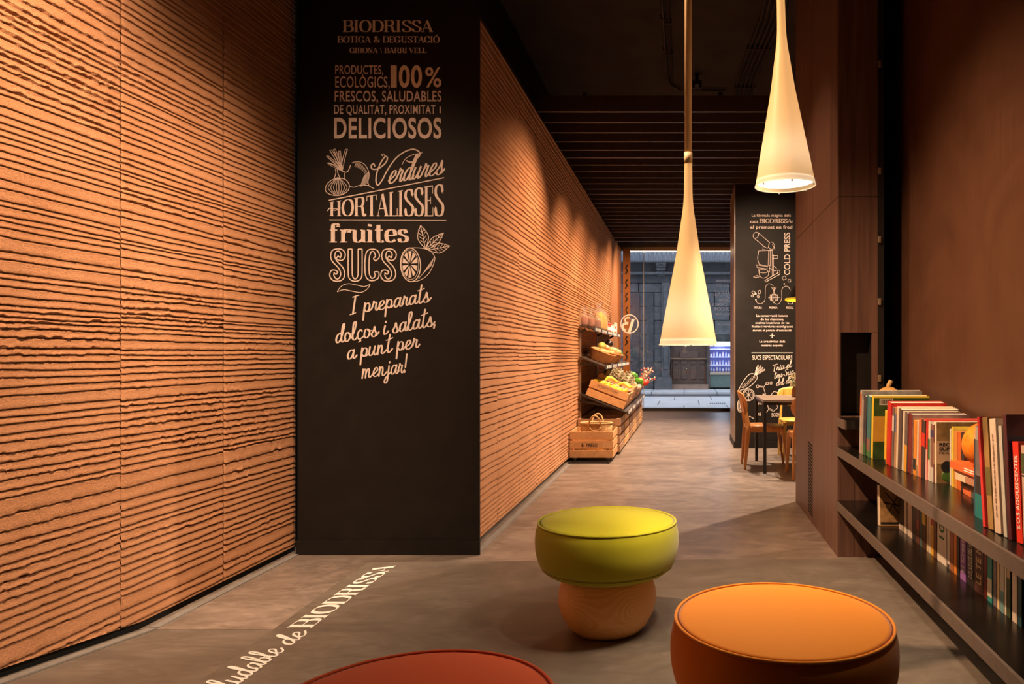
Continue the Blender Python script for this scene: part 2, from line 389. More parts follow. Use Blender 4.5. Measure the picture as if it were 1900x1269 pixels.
CAPS = {
 'B': (.78, 'T .15,0 .15,1;t 0,0 .4,0;t 0,1 .38,1;c .38,1 .56,.96 .62,.76 .55,.57 .38,.52;t .15,.52 .4,.52;c .38,.52 .6,.47 .69,.26 .6,.05 .38,0'),
 'I': (.40, 'T .15,0 .15,1;' + SER), 'O': (.82, 'o .38,1 .14,.88 .04,.5 .14,.12 .38,0 .62,.12 .72,.5 .62,.88'),
 'D': (.84, 'T .15,0 .15,1;t 0,0 .36,0;t 0,1 .36,1;c .34,1 .6,.93 .72,.72 .75,.5 .72,.28 .6,.07 .34,0'),
 'R': (.84, 'T .15,0 .15,1;' + SER + ';t .15,1 .38,1;c .38,1 .56,.96 .62,.76 .55,.57 .38,.52;t .15,.52 .4,.52;c .36,.52 .54,.46 .59,.28 .62,.08 .7,.0 .8,.08'),
 'S': (.68, 'c .56,.76 .5,.93 .32,1 .13,.92 .09,.74 .2,.6 .4,.46 .56,.34 .59,.2 .5,.05 .32,0 .14,.06 .07,.26;t .58,.7 .58,.99;t .06,.01 .06,.3'),
 'A': (.80, 't .06,0 .36,1;T .36,1 .66,0;t .16,.33 .54,.33;t -.03,0 .18,0;t .5,0 .8,0'),
 'T': (.72, 'T .35,0 .35,1;t .03,1 .67,1;t .03,1 .03,.76;t .67,1 .67,.76;t .2,0 .5,0'),
 'G': (.84, 'c .64,.74 .56,.94 .38,1 .14,.88 .05,.5 .14,.12 .38,0 .55,.05 .64,.16;T .66,0 .66,.4;t .48,.4 .8,.4;t .66,.7 .66,1'),
 'C': (.76, 'c .64,.74 .56,.94 .38,1 .14,.88 .05,.5 .14,.12 .38,0 .56,.06 .66,.26;t .66,.7 .66,1'),
 'E': (.70, 'T .15,0 .15,1;t 0,0 .6,0;t 0,1 .58,1;t .58,1 .58,.74;t .6,0 .6,.28;t .15,.52 .44,.52;t .44,.4 .44,.64'),
 'U': (.82, 'T .15,1 .15,.22;c .15,.26 .2,.07 .38,0 .56,.07 .62,.3;t .62,.28 .62,1;t 0,1 .3,1;t .5,1 .75,1'),
 'N': (.82, 't .12,0 .12,1;T .12,1 .64,0;t .64,0 .64,1;t 0,0 .24,0;t 0,1 .16,1;t .52,1 .77,1'),
 'V': (.78, 'T .07,1 .37,0;t .37,0 .64,1;t -.06,1 .22,1;t .52,1 .76,1'), 'L': (.66, 'T .15,0 .15,1;' + SER + ';t .15,0 .58,0;t .58,0 .58,.3'),
 'H': (.86, 'T .15,0 .15,1;T .64,0 .64,1;' + SER + ';t .49,0 .79,0;t .49,1 .79,1;t .15,.5 .64,.5'),
 'M': (.98, 't .12,0 .12,1;T .12,1 .44,0;t .44,0 .76,1;T .76,1 .76,0;t 0,0 .24,0;t .6,0 .9,0'),
 'P': (.76, 'T .15,0 .15,1;' + SER + ';t .15,1 .38,1;c .38,1 .58,.95 .64,.74 .57,.52 .38,.46;t .15,.46 .38,.46'),
 '&': (.86, 'c .75,.5 .6,.15 .35,0 .12,.1 .1,.3 .3,.5 .46,.72 .42,.92 .3,1 .2,.9 .2,.74 .4,.4 .6,.1 .8,.02'),
 '\\': (.4, 't .05,1 .3,0'), ' ': (.32, ''), ':': (.3, 'T .12,.1 .12,.22;T .12,.6 .12,.72'),
 'Ó': (.82, 'o .38,1 .14,.88 .04,.5 .14,.12 .38,0 .62,.12 .72,.5 .62,.88;T .36,1.1 .5,1.26'),
}
ROMAN = {
 'f': (.5, 'T .17,0 .17,.72;c .17,.7 .19,.94 .34,1 .46,.93;t 0,0 .36,0;t .02,.66 .38,.66;T .42,.84 .42,.9'),
 'r': (.56, 'T .16,0 .16,.66;t 0,0 .36,0;t 0,.66 .16,.66;c .16,.45 .28,.66 .44,.66 .48,.58;T .45,.52 .45,.6'),
 'u': (.74, 'T .15,.66 .15,.2;c .15,.24 .2,.04 .36,0 .54,.14;T .56,0 .56,.66;t 0,.66 .16,.66;t .42,.66 .56,.66;t .56,0 .7,0'),
 'i': (.38, 'T .15,0 .15,.66;t 0,0 .32,0;t 0,.66 .15,.66;T .13,.86 .15,.98'),
 't': (.48, 'T .17,.16 .17,.95;c .17,.2 .2,.03 .32,0 .42,.06;t 0,.66 .38,.66'),
 'e': (.62, 't .1,.36 .5,.36;c .5,.36 .46,.6 .3,.68 .12,.58 .07,.33 .14,.07 .32,0 .5,.12'),
 's': (.52, 'c .4,.5 .34,.64 .22,.67 .1,.6 .1,.46 .26,.36 .42,.26 .42,.08 .26,0 .12,.04 .06,.18;t .42,.5 .42,.67;t .05,0 .05,.2'),
}
SCRIPT = {
 'a': (.50, 'c .36,.42 .24,.5 .1,.38 .04,.18 .1,.02 .22,.04 .34,.24 .4,.48;c .4,.48 .36,.2 .38,.04 .46,.02 .58,.16'),
 'b': (.46, 'c 0,.1 .16,.4 .28,.8 .26,1 .16,.95 .1,.6 .08,.2 .14,.02 .28,.04 .36,.22 .3,.42 .34,.36 .5,.34'),
 'c': (.40, 'c .3,.42 .2,.5 .08,.36 .04,.14 .14,0 .3,.04 .46,.16'), 'ç': (.40, 'c .3,.42 .2,.5 .08,.36 .04,.14 .14,0 .3,.04 .46,.16;c .16,0 .22,-.1 .12,-.16'),
 'd': (.52, 'c .36,.42 .24,.5 .1,.38 .04,.18 .1,.02 .22,.04 .34,.24;c .34,.24 .5,.8 .5,1 .42,.9 .36,.5 .36,.1 .44,0 .6,.16'),
 'e': (.42, 'c -.02,.12 .16,.2 .32,.34 .28,.48 .16,.46 .06,.26 .08,.06 .2,0 .34,.06 .48,.2'),
 'i': (.28, 'c .14,.48 .08,.2 .1,.02 .2,.02 .34,.16;c .17,.66 .18,.7'),
 'j': (.30, 'c .18,.48 .14,.1 .1,-.3 0,-.44 -.1,-.36 .0,-.14 .2,.04 .36,.16;c .2,.66 .21,.7'),
 'l': (.30, 'c -.02,.14 .14,.5 .24,.85 .2,1 .1,.9 .06,.5 .06,.12 .14,0 .24,.04 .36,.18'),
 'm': (.72, 'c .06,.48 .04,.2 .02,0;c .04,.2 .14,.44 .24,.46 .26,.3 .24,0;c .25,.2 .36,.44 .46,.46 .48,.3 .46,.08 .54,0 .64,.06 .76,.18'),
 'n': (.50, 'c .06,.48 .04,.2 .02,0;c .04,.2 .14,.44 .24,.46 .27,.3 .24,.08 .32,0 .42,.06 .54,.18'),
 'o': (.44, 'c .26,.46 .12,.46 .04,.24 .08,.04 .2,0 .32,.14 .34,.34 .24,.46 .3,.36 .48,.36'),
 'p': (.48, 'c .08,.5 .04,.1 0,-.4;c .03,.1 .12,.4 .26,.48 .36,.36 .32,.12 .2,.02 .1,.12;c .2,.02 .36,.04 .52,.18'),
 'r': (.40, 'c 0,.14 .1,.4 .12,.54 .16,.44 .28,.44 .24,.2 .26,.04 .34,.02 .44,.16'),
 's': (.38, 'c 0,.14 .14,.34 .2,.54 .24,.3 .3,.14 .22,.0 .08,.02 .04,.1;c .22,0 .34,.06 .46,.2'),
 't': (.34, 'c .22,.98 .14,.5 .1,.14 .16,0 .26,.04 .38,.18;c .0,.7 .18,.72 .38,.78'),
 'u': (.50, 'c .06,.48 .02,.2 .06,.02 .18,.04 .3,.24 .36,.48;c .36,.48 .3,.2 .34,.02 .42,.02 .54,.16'),
 'v': (.44, 'c .04,.46 .1,.2 .14,0 .28,.2 .34,.46 .48,.4'),
 'I': (.42, 'c .22,.98 .16,.5 .1,.02;c .06,.94 .22,.98 .42,1.0;c -.06,.0 .1,.02 .26,.06'),
 'T': (.56, 'c .3,.96 .24,.5 .2,.0;c 0,.88 .2,.98 .62,1.0'), 'S': (.56, 'c .5,.86 .36,1 .18,.9 .2,.66 .36,.44 .36,.16 .2,0 .02,.08 .02,.2'),
 ' ': (.30, ''), ',': (.2, 'c .08,.06 .04,-.12'), '!': (.3, 'c .16,1 .1,.3;c .06,.03 .07,.08'), '-': (.3, 'c 0,.3 .2,.3'),
}
def stroke(mb, pts, w, fn, caps=True, ends=None):
    """a ribbon of width w(i) along 2-D points, mapped by fn to 3-D"""
    pts = [Vector((p[0], p[1])) for p in pts]; n = len(pts)
    if n < 2: return
    L, Rr = [], []
    for i in range(n):
        t = pts[min(i + 1, n - 1)] - pts[max(i - 1, 0)]
        if t.length < 1e-7: t = Vector((1, 0))
        t.normalize(); nn = Vector((-t.y, t.x)); ww = (w(t) if callable(w) else w) / 2
        L.append(pts[i] + nn * ww); Rr.append(pts[i] - nn * ww)
        if caps and i in (0, n - 1):
            s_ = -1 if i == 0 else 1; arc = [pts[i] + nn * ww * math.cos(a) + t * s_ * ww * math.sin(a) for a in [PI * k / 6 for k in range(7)]]
            mb.add([fn(a) for a in arc], [tuple(range(7))])
    mb.add([fn(a) for a in L] + [fn(a) for a in Rr], [(i, i + 1, n + i + 1, n + i) for i in range(n - 1)])
def pen_text(mb, txt, font, quad, thick, thin, slant=0, space=0, h=1.0, outline=False, caps=False, stencil=False):
    """write txt between four corners (bottom-left, bottom-right, top-left, top-right) of quad, given as 3-D points"""
    x = 0; S = []
    for ch in txt:
        adv, s = font.get(ch, (.3, ''))
        if s:
            for mode, pts in parse(s):
                if not pts: continue
                c = 'o' in mode
                pp = cr(pts, 5, c) if ('c' in mode or c) else [Vector(p) for p in pts]
                if c: pp = pp + [pp[0], pp[1]]
                pp = [Vector((p.x + x + slant * p.y, p.y)) for p in pp]
                if 'T' in mode: wd = thick
                elif 't' in mode: wd = thin
                else: wd = (lambda t: thin + (thick - thin) * min(1, abs(t.y) * 1.15) ** 1.6)
                S.append((pp, wd))
        x += adv + space
    W = x - space
    bl, br, tl, tr = [Vector(q) for q in quad]
    def fn(p):
        u, v = p[0] / W, p[1] / h
        return (bl * (1 - u) + br * u) * (1 - v) + (tl * (1 - u) + tr * u) * v
    for pp, wd in S:
        if outline:
            for sg in (-1, 1):
                q = []
                for i in range(len(pp)):
                    t = pp[min(i + 1, len(pp) - 1)] - pp[max(i - 1, 0)]; t.normalize(); ww = (wd(t) if callable(wd) else wd) / 2
                    q.append(pp[i] + Vector((-t.y, t.x)) * ww * sg)
                stroke(mb, q, .035, fn, False)
            for e, f_ in ((0, 1), (-1, -2)):
                t = (pp[e] - pp[f_]).normalized(); ww = (wd(t) if callable(wd) else wd) / 2; nn = Vector((-t.y, t.x))
                stroke(mb, [pp[e] - nn * ww, pp[e] + nn * ww], .035, fn, False)
        else: stroke(mb, pp, wd, fn, caps)
        if stencil: pass
    return mb
_FC = {}
def sans_polys(txt, bold=.0, space=1.0):
    k = (txt, bold, space)
    if k in _FC: return _FC[k]
    cu = bpy.data.curves.new('t', 'FONT'); cu.body = txt; cu.size = 1; cu.offset = bold; cu.space_character = space; cu.resolution_u = 5
    o = bpy.data.objects.new('t', cu); COL.objects.link(o)
    me = bpy.data.meshes.new_from_object(o.evaluated_get(bpy.context.evaluated_depsgraph_get()))
    vs = [(v.co.x, v.co.y) for v in me.vertices]; fs = [tuple(p.vertices) for p in me.polygons]
    bpy.data.objects.remove(o); bpy.data.curves.remove(cu); bpy.data.meshes.remove(me)
    _FC[k] = (vs, fs); return vs, fs
def sans_text(mb, txt, quad, bold=0, space=1.0, ybox=None):
    vs, fs = sans_polys(txt, bold, space)
    x0 = min(v[0] for v in vs); x1 = max(v[0] for v in vs)
    y0, y1 = ybox or (0, .73)
    bl, br, tl, tr = [Vector(q) for q in quad]
    out = []
    for vx, vy in vs:
        u = (vx - x0) / (x1 - x0); v = (vy - y0) / (y1 - y0)
        out.append((bl * (1 - u) + br * u) * (1 - v) + (tl * (1 - u) + tr * u) * v)
    mb.add(out, fs); return mb
def quadpx(x0, x1, yb, yt, Y, dyb=0, dyt=None):
    """corners on the upright plane at depth Y"""
    dyt = dyb if dyt is None else dyt
    return (P(x0, yb, Y), P(x1, yb + dyb, Y), P(x0, yt, Y), P(x1, yt + dyt, Y))
def newmb():
    m = MB(); m.flat = True; return m
def letters(name, mb, parent, m=None): return mb.build(name, m or M_letter, parent)

# ------------------------------------------------------------------ black pillar between the clay walls, with its lettering
YA = 4.415
x0, x1 = P(552, 0, YA).x, P(890, 0, YA).x
pil = setting('pillar')
MB().box(x0, x1, YA, 4.428, LOW, 4.0).box(x0, -1.37, 4.428, 4.9, LOW, 4.0).build('pillar_body', M_black, pil)
MB().box(x0 - .004, x1 + .004, YA - .012, YA, LOW, LOW + .085).build('pillar_base', M_black, pil)
YL = YA - .003
def line_px(mb, pts, wpx, Y, ox=0, oy=0, s=1.0, curve=False, closed=False, taper=None):
    pp = [(ox + a / s, oy + b_ / s) for a, b_ in pts]
    pp = cr(pp, 6, closed) if curve else [Vector(p) for p in pp]
    if closed: pp = pp + [pp[0]]
    stroke(mb, pp, wpx, lambda p: P(p[0], p[1], Y), False)
mb = newmb(); pen_text(mb, 'BIODRISSA', CAPS, quadpx(636, 804, 59, 38, YL), .17, .045); letters('lettering', mb, pil)
mb = newmb(); pen_text(mb, 'BOTIGA & DEGUSTACIÓ', CAPS, quadpx(626, 816, 79, 67.5, YL), .17, .06); letters('lettering', mb, pil)
mb = newmb(); pen_text(mb, 'GIRONA \\ BARRI VELL', CAPS, quadpx(649, 792, 98, 89, YL), .17, .06); letters('lettering', mb, pil)
for txt, a, b_, yb, yt, bo in (('PRODUCTES,', 622, 711, 137, 120.5, .012), ('ECOLÒGICS,', 622, 723, 162, 141, .012), ('1', 725, 736, 161, 120, .025), ('00', 740, 783, 161, 120, .025), ('%', 789, 819, 161, 123, .01), ('FRESCOS, SALUDABLES', 621, 819, 188, 167.5, .012),
                           ('DE QUALITAT, PROXIMITAT', 620, 808, 211, 194, .01), ('I', 815.5, 818, 210, 197, 0), ('DELICIOSOS', 620, 819, 256, 217, .022)):
    mb = newmb(); sans_text(mb, txt, quadpx(a, b_, yb, yt, YL), bo, 1.08); letters('lettering', mb, pil)
Z2 = dict(ox=590, oy=260, s=4.53)
mb = newmb()                                          # garlic
o_ = [(160, 318), (105, 342), (66, 390), (72, 438), (130, 464), (200, 460), (252, 425), (262, 375), (232, 332), (178, 318)]
line_px(mb, o_, 1.3, YL, curve=True, closed=True, **Z2)
for t in (.08, .2, .32, .44, .56, .68, .8, .92):
    xm = 70 + 190 * t; line_px(mb, [(166, 312), (120 + 95 * t, 345), (xm, 400), (130 + 80 * t, 458)], .9 + .5 * (t % .3), YL, curve=True, **Z2)
line_px(mb, [(146, 240), (150, 280), (135, 325)], 1.3, YL, curve=True, **Z2); line_px(mb, [(162, 245), (170, 285), (190, 325)], 1.3, YL, curve=True, **Z2)
for tx, ty in ((85, 190), (80, 132), (108, 82), (138, 74), (180, 90), (240, 74)):
    for d in (-9, 9): line_px(mb, [(tx + d, ty + 3), ((tx * .5 + 195 * .5) + d, (ty * .5 + 235 * .5)), (200 + d * .8, 250)], 1.2, YL, curve=True, **Z2)
    line_px(mb, [(tx - 9, ty + 4), (tx + 9, ty)], 1.1, YL, **Z2); line_px(mb, [(tx, ty + 14), (205, 262)], .6, YL, **Z2)
line_px(mb, [(155, 235), (240, 270), (275, 210)], 1.5, YL, curve=True, **Z2); line_px(mb, [(225, 275), (226, 330)], 1.1, YL, **Z2)
letters('garlic_drawing', mb, pil)
mb = newmb()                                          # beetroot
line_px(mb, [(285, 192), (320, 182), (365, 188), (405, 220), (430, 285), (420, 350), (432, 385), (472, 408)], 1.2, YL, curve=True, **Z2)
line_px(mb, [(432, 385), (400, 378), (350, 380), (300, 396), (262, 386)], 1.1, YL, curve=True, **Z2)
for k in range(12):
    x = 322 + k * 8; y = 188 + k * k * .55; line_px(mb, [(x, y), (x - 14 + k * .5, y + 38)], .7, YL, **Z2)
for k in range(11):
    y = 265 + k * 9.5; line_px(mb, [(428 - k * .8, y), (385 - k * 3.2, y + 40 - k)], .8, YL, **Z2)
letters('beetroot_drawing', mb, pil)
mb = newmb()                                          # Verdures: swash initial and pen script
line_px(mb, [(478, 222), (468, 200), (448, 212), (456, 242), (505, 240), (560, 200), (584, 155), (566, 138), (528, 190), (496, 270), (488, 345), (505, 378), (540, 335), (585, 250), (650, 158), (725, 100), (800, 76), (850, 98), (856, 125), (830, 155), (785, 186), (742, 172)], 2.4, YL, curve=True, **Z2)
line_px(mb, [(545, 135), (535, 122), (552, 116), (562, 138)], 1.2, YL, curve=True, **Z2)
line_px(mb, [(850, 100), (868, 112), (876, 98)], 1.2, YL, curve=True, **Z2)
line_px(mb, [(706, 206), (735, 158), (790, 125), (822, 118), (820, 145)], 1.2, YL, curve=True, **Z2)
q = lambda x, y: P(590 + x / 4.53, 260 + y / 4.53, YL)
pen_text(mb, 'erdures', SCRIPT, (q(585, 368), q(1045, 283), q(585, 368 - 205), q(1045, 283 - 205)), .105, .04, .35)
letters('lettering', mb, pil)
mb = newmb(); line_px(mb, [(90, 506), (1060, 316)], 1.9, YL, **Z2); line_px(mb, [(96, 670), (1078, 673)], 1.7, YL, **Z2); letters('ruled_line', mb, pil)
mb = newmb(); pen_text(mb, 'HORTALISSES', CAPS, (q(98, 636), q(1062, 636), q(98, 524), q(1062, 368)), .17, .04)
line_px(mb, [(80, 596), (100, 572), (140, 590), (190, 570)], 1.6, YL, curve=True, **Z2); letters('lettering', mb, pil)
mb = newmb(); pen_text(mb, 'fruites', ROMAN, (q(96, 856), q(762, 856), q(96, 704), q(762, 704)), .19, .055)
letters('lettering', mb, pil)
SUC = {'S': (.56, 'c .4,.72 .28,.66 .24,.8 .34,.94 .48,.8 .46,.6 .26,.42 .46,.46 .5,.2 .4,.02 .2,.02 .08,.16 .14,.3 .26,.26'),
       'U': (.56, 'c .12,1 .12,.4 .14,.12 .28,.02 .42,.12 .44,.4 .44,1'), 'C': (.54, 'c .34,.66 .44,.78 .36,.94 .2,.94 .12,.78 .1,.5 .12,.18 .24,.04 .4,.1 .42,.24 .34,.24')}
SUC['S'] = (.54, 'c .24,.74 .36,.68 .44,.82 .34,.96 .16,.94 .1,.78 .16,.62 .36,.4 .42,.2 .34,.05 .18,.03 .07,.16 .12,.3 .24,.24')
mb = newmb(); pen_text(mb, 'SUCS', SUC, (q(98, 1182), q(668, 1182), q(98, 915), q(668, 915)), .13, .07, outline=True)
letters('lettering', mb, pil)
mb = newmb()                                          # cut lemon with leaves
ell = lambda cx, cy, rx, ry, n=24, r=0: [(cx + rx * math.cos(a) * math.cos(r) - ry * math.sin(a) * math.sin(r), cy + rx * math.cos(a) * math.sin(r) + ry * math.sin(a) * math.cos(r)) for a in [2 * PI * k / n for k in range(n)]]
line_px(mb, ell(778, 1048, 84, 142, r=-.06), 1.8, YL, closed=True, **Z2); line_px(mb, ell(774, 1046, 72, 126, r=-.06), .9, YL, closed=True, **Z2)
for k in range(10):
    a0 = 2 * PI * k / 10 + .1; a1 = 2 * PI * (k + 1) / 10 - .1
    pp = [(773 + 8 * math.cos((a0 + a1) / 2), 1042 + 14 * math.sin((a0 + a1) / 2))] + [(773 + 63 * math.cos(a), 1044 + 112 * math.sin(a)) for a in (a0, (2 * a0 + a1) / 3, (a0 + 2 * a1) / 3, a1)]
    mb.add([P(590 + x / 4.53, 260 + y / 4.53, YL) for x, y in pp], [tuple(range(5))])
line_px(mb, [(760, 906), (850, 906), (935, 925), (978, 975), (980, 1015), (955, 1080), (915, 1140), (850, 1180), (800, 1188)], 1.1, YL, curve=True, **Z2)
for k in range(13): line_px(mb, [(975 - k * 10, 985 + k * 14.5), (950 - k * 9, 1060 + k * 8.5)], .8, YL, **Z2)
for (bx, by, tx, ty, w_) in ((905, 915, 862, 715, 46), (905, 920, 1056, 780, 34), (925, 925, 1108, 890, 42)):
    d = Vector((tx - bx, ty - by)); nn = Vector((-d.y, d.x)).normalized() * w_; c_ = Vector((bx, by)) + d * .5
    for sg in (-1, 1):
        line_px(mb, [(bx, by), tuple(c_ + nn * sg), (tx, ty)], 1.3, YL, curve=True, **Z2)
        for k in (.25, .4, .55, .7): line_px(mb, [tuple(Vector((bx, by)) + d * k), tuple(Vector((bx, by)) + d * (k + .14) + nn * sg * .62)], .9, YL, **Z2)
    line_px(mb, [(bx, by), (tx, ty)], 1.2, YL, **Z2)
letters('lemon_drawing', mb, pil)
mb = newmb(); Z3 = dict(ox=590, oy=520, s=6.04)
line_px(mb, [(215, 130), (260, 68), (340, 38), (440, 55), (520, 70), (585, 44)], 1.1, YL, curve=True, **Z3); line_px(mb, [(585, 44), (550, 100), (480, 136), (380, 122), (290, 106), (215, 130)], 1.2, YL, curve=True, **Z3)
letters('swash_drawing', mb, pil)
q = lambda x, y: P(590 + x / 6.04, 520 + y / 6.04, YL)
for txt, xa, ya, xb, yb in (('I preparats', 372, 384, 1290, 240), ('dolços i salats,', 195, 706, 1370, 505), ('a punt per', 325, 890, 1170, 752), ('menjar!', 492, 1098, 1050, 1030)):
    mb = newmb(); d = Vector((xb - xa, yb - ya)).normalized(); up = Vector((d.y, -d.x)) * 200
    sl = .22; pen_text(mb, txt, SCRIPT, (q(xa, ya), q(xb - 40, yb), q(xa + up.x, ya + up.y), q(xb - 40 + up.x, yb + up.y)), .1, .05, .2, caps=True)
    letters('lettering', mb, pil)
# floor lettering along the platform edge
ft = setting('floor_lettering')
def fq(ya, yb, h, xb=-1.47): return ((xb, ya, .0015), (xb, yb, .0015), (xb - h, ya, .0015), (xb - h, yb, .0015))
mb = newmb(); pen_text(mb, 'BIODRISSA', CAPS, fq(2.862, 3.70, .092), .19, .045); letters('lettering', mb, ft, M_letterw)
mb = newmb(); pen_text(mb, 'de', SCRIPT, fq(2.69, 2.815, .105, -1.455), .09, .05, .25, caps=True); letters('lettering', mb, ft, M_letterw)
mb = newmb(); pen_text(mb, 'saludable', SCRIPT, fq(2.262, 2.655, .115, -1.455), .09, .05, .25, caps=True); letters('lettering', mb, ft, M_letterw)

# ------------------------------------------------------------------ second black pillar, by the dining table
YB = 9.41
p2 = setting('pillar')
MB().box(.657, 1.75, YB, 10.25, LOW, 4.0).build('pillar_body', M_black, p2)
MB().box(.64, 1.76, YB - .02, 10.27, LOW, LOW + .085).build('pillar_base', M_black, p2)
MB().box(.645, .657, YB, 10.25, LOW + .085, 3.25).build('lit_pillar_side', flat((.2, .13, .08), .3), p2)  # lighter colour paints the light on the black pillar's side
YC = YB - .004
def T6(x, y): return P(1350 + x / 4.233, 340 + y / 4.233, YC)
def t6(txt, xa, xb, yb, yt, bold=.01, cap=.73):
    mb = newmb(); sans_text(mb, txt, (T6(xa, yb), T6(xb, yb), T6(xa, yt), T6(xb, yt)), bold, 1.05, (0, cap)); letters('lettering', mb, p2)
t6('La fórmula màgica dels', 190, 496, 262, 240, .018); t6('sucs', 174, 240, 310, 293, .022, .55)
mb = newmb(); pen_text(mb, 'BIODRISSA:', CAPS, (T6(250, 310), T6(516, 310), T6(250, 280), T6(516, 280)), .16, .06); letters('lettering', mb, p2)
t6('el premsat en fred', 178, 508, 355, 330, .022)
mb = newmb(); sans_text(mb, 'COLD PRESS', (T6(490, 720), T6(490, 388), T6(442, 720), T6(442, 388)), .012, 1.0); letters('lettering', mb, p2)
Z6 = dict(ox=1350, oy=340, s=4.233)
mb = newmb()                                          # cold press machine
def L6(pts, w=.75, c=False, cl=False): line_px(mb, pts, w, YC, curve=c, closed=cl, **Z6)
L6(ell(222, 408, 20, 26, 14, .6), cl=True); L6([(240, 388), (330, 465)]); L6([(208, 430), (300, 505), (325, 498)], c=True)
L6([(330, 465), (322, 500), (345, 520), (368, 500), (360, 470), (340, 460)], c=True); L6([(282, 490), (275, 520), (345, 528)]); L6([(345, 528), (372, 520), (352, 480)])
L6([(245, 530), (322, 528), (318, 650), (248, 636), (235, 590), (245, 530)]); L6([(322, 528), (350, 530), (350, 730)]); L6([(335, 530), (335, 650)])
L6([(350, 570), (392, 568), (392, 590), (350, 590)]); L6([(228, 640), (315, 655), (312, 672), (232, 662), (228, 640)]); L6([(245, 672), (250, 720), (270, 742), (295, 742), (318, 725), (322, 690)], c=True)
L6(ell(282, 690, 36, 14, 12), cl=True); L6([(202, 735), (240, 722)]); L6([(205, 742), (250, 735)]); L6([(292, 765), (400, 700)], 1.1); L6([(300, 775), (410, 715)], 1.1); L6([(292, 765), (300, 775)])
L6(ell(402, 700, 10, 18, 10), cl=True); L6([(360, 560), (360, 730)]); L6([(330, 665), (370, 690), (395, 682)]); L6([(330, 640), (330, 700)]); L6([(362, 650), (385, 668)])
letters('machine_drawing', mb, p2)
mb = newmb()                                          # three steps joined by a curl
L6([(222, 915), (235, 940), (265, 945), (292, 920), (296, 860), (300, 810), (325, 788), (360, 805)], .6, True)
L6([(362, 935), (385, 950), (410, 938), (425, 900), (425, 840), (445, 812), (475, 812), (492, 840)], .6, True)
for cx, cy, r in ((205, 860, 16), (250, 855, 15), (240, 890, 10), (195, 885, 9), (220, 868, 7)): L6(ell(cx, cy, r, r * .7, 9, cx), .9, cl=True)
for dx in (-24, -12, 12, 24): L6(ell(364 + dx, 898, 6, 34 - abs(dx) * .4, 10), .8, cl=True)
L6([(364, 815), (364, 880)], 1.1); L6([(320, 898), (408, 898)], .7); L6([(345, 815), (364, 850), (383, 815)], .8); L6([(470, 920), (478, 948), (508, 948), (514, 920)], .8)
L6(ell(445, 745, 18, 18, 4, .3), .8, cl=True); L6(ell(485, 765, 14, 14, 4, .8), .8, cl=True); L6(ell(222, 915, 4, 4, 6), 1, cl=True); L6(ell(362, 935, 4, 4, 6), 1, cl=True); L6(ell(445, 790, 4, 4, 6), 1, cl=True)
letters('process_drawing', mb, p2)
for txt, a, b_ in (('TRITURA', 205, 270), ('PREMSA', 328, 392), ('RECULL', 462, 518)): t6(txt, a, b_, 985, 968, .012)
for txt, a, b_, yb in (('La conservació intacta', 226, 474, 1048), ('de les vitamines,', 260, 442, 1076), ('enzims i nutrients de les', 218, 484, 1104), ('fruites i verdures ecològiques', 190, 512, 1132), ('durant el procés d’extracció', 198, 502, 1162),
                       ('La creativitat dels', 250, 452, 1250), ('nostres experts', 268, 434, 1280)):
    t6(txt, a, b_, yb, yb - 18, .018)
mb = newmb(); L6([(332, 1198), (368, 1198)], 1.6); L6([(350, 1180), (350, 1216)], 1.6); letters('plus_sign', mb, p2)
mb = newmb(); L6([(188, 1332), (512, 1332)], 1.3); letters('ruled_line', mb, p2)
t6('SUCS ESPECTACULARS', 194, 508, 1385, 1350, .018)
Z7 = dict(ox=1350, oy=630, s=4.88)
def q7(x, y): return P(1350 + x / 4.88, 630 + y / 4.88, YC)
for txt, a, ya, b_, yb in (('Tria el', 408, 292, 578, 248), ('teu-Suc', 420, 356, 600, 310), ('del dia', 440, 420, 600, 385)):
    mb = newmb(); pen_text(mb, txt, SCRIPT, (q7(a, ya), q7(b_, yb), q7(a - 8, ya - 58), q7(b_ - 8, yb - 58)), .11, .06, .2, caps=True); letters('lettering', mb, p2)
mb = newmb()
def L7(pts, w=.8, c=False, cl=False): line_px(mb, pts, w, YC, curve=c, closed=cl, **Z7)
L7([(95, 465), (130, 400), (175, 335), (215, 308), (255, 320), (268, 350), (230, 400), (175, 440), (110, 460)], 1.1, True)
for k in range(12): L7([(120 + k * 11, 430 - k * 10), (150 + k * 9, 440 - k * 8)], .7)
for tx, ty in ((275, 228), (300, 235), (320, 250), (338, 268), (262, 250)):
    L7([(245, 322), (tx, ty)], 1.0); L7([(255, 328), (tx + 6, ty + 6)], .7)
letters('carrot_drawing', mb, p2)
mb = newmb(); L7(ell(190, 500, 52, 55, 18), 1.1, cl=True); L7(ell(190, 500, 42, 45, 18), .7, cl=True); L7(ell(115, 600, 26, 58, 18), 1.1, cl=True); L7(ell(117, 600, 19, 48, 18), .7, cl=True)
for k in range(8):
    a = PI * k / 4; L7([(190, 500), (190 + 40 * math.cos(a), 500 + 42 * math.sin(a))], .8); L7([(117, 600), (117 + 18 * math.cos(a), 600 + 45 * math.sin(a))], .7)
letters('citrus_drawing', mb, p2)
mb = newmb()
L7([(285, 428), (325, 432), (350, 400)], .9); L7([(288, 420), (320, 424)], .7); L7([(325, 432), (338, 478)], .9); L7([(338, 490), (300, 520)], .8); L7(ell(272, 424, 12, 14, 10), .9, cl=True)
L7([(395, 498), (420, 470), (462, 480)], 1.1); L7([(345, 670), (372, 632), (360, 585)], .9); L7([(372, 632), (415, 650), (455, 618), (445, 580)], .9); L7([(375, 622), (412, 638)], .7); L7([(300, 690), (265, 680)], .9); L7([(180, 712), (200, 695), (235, 715)], 1.2)
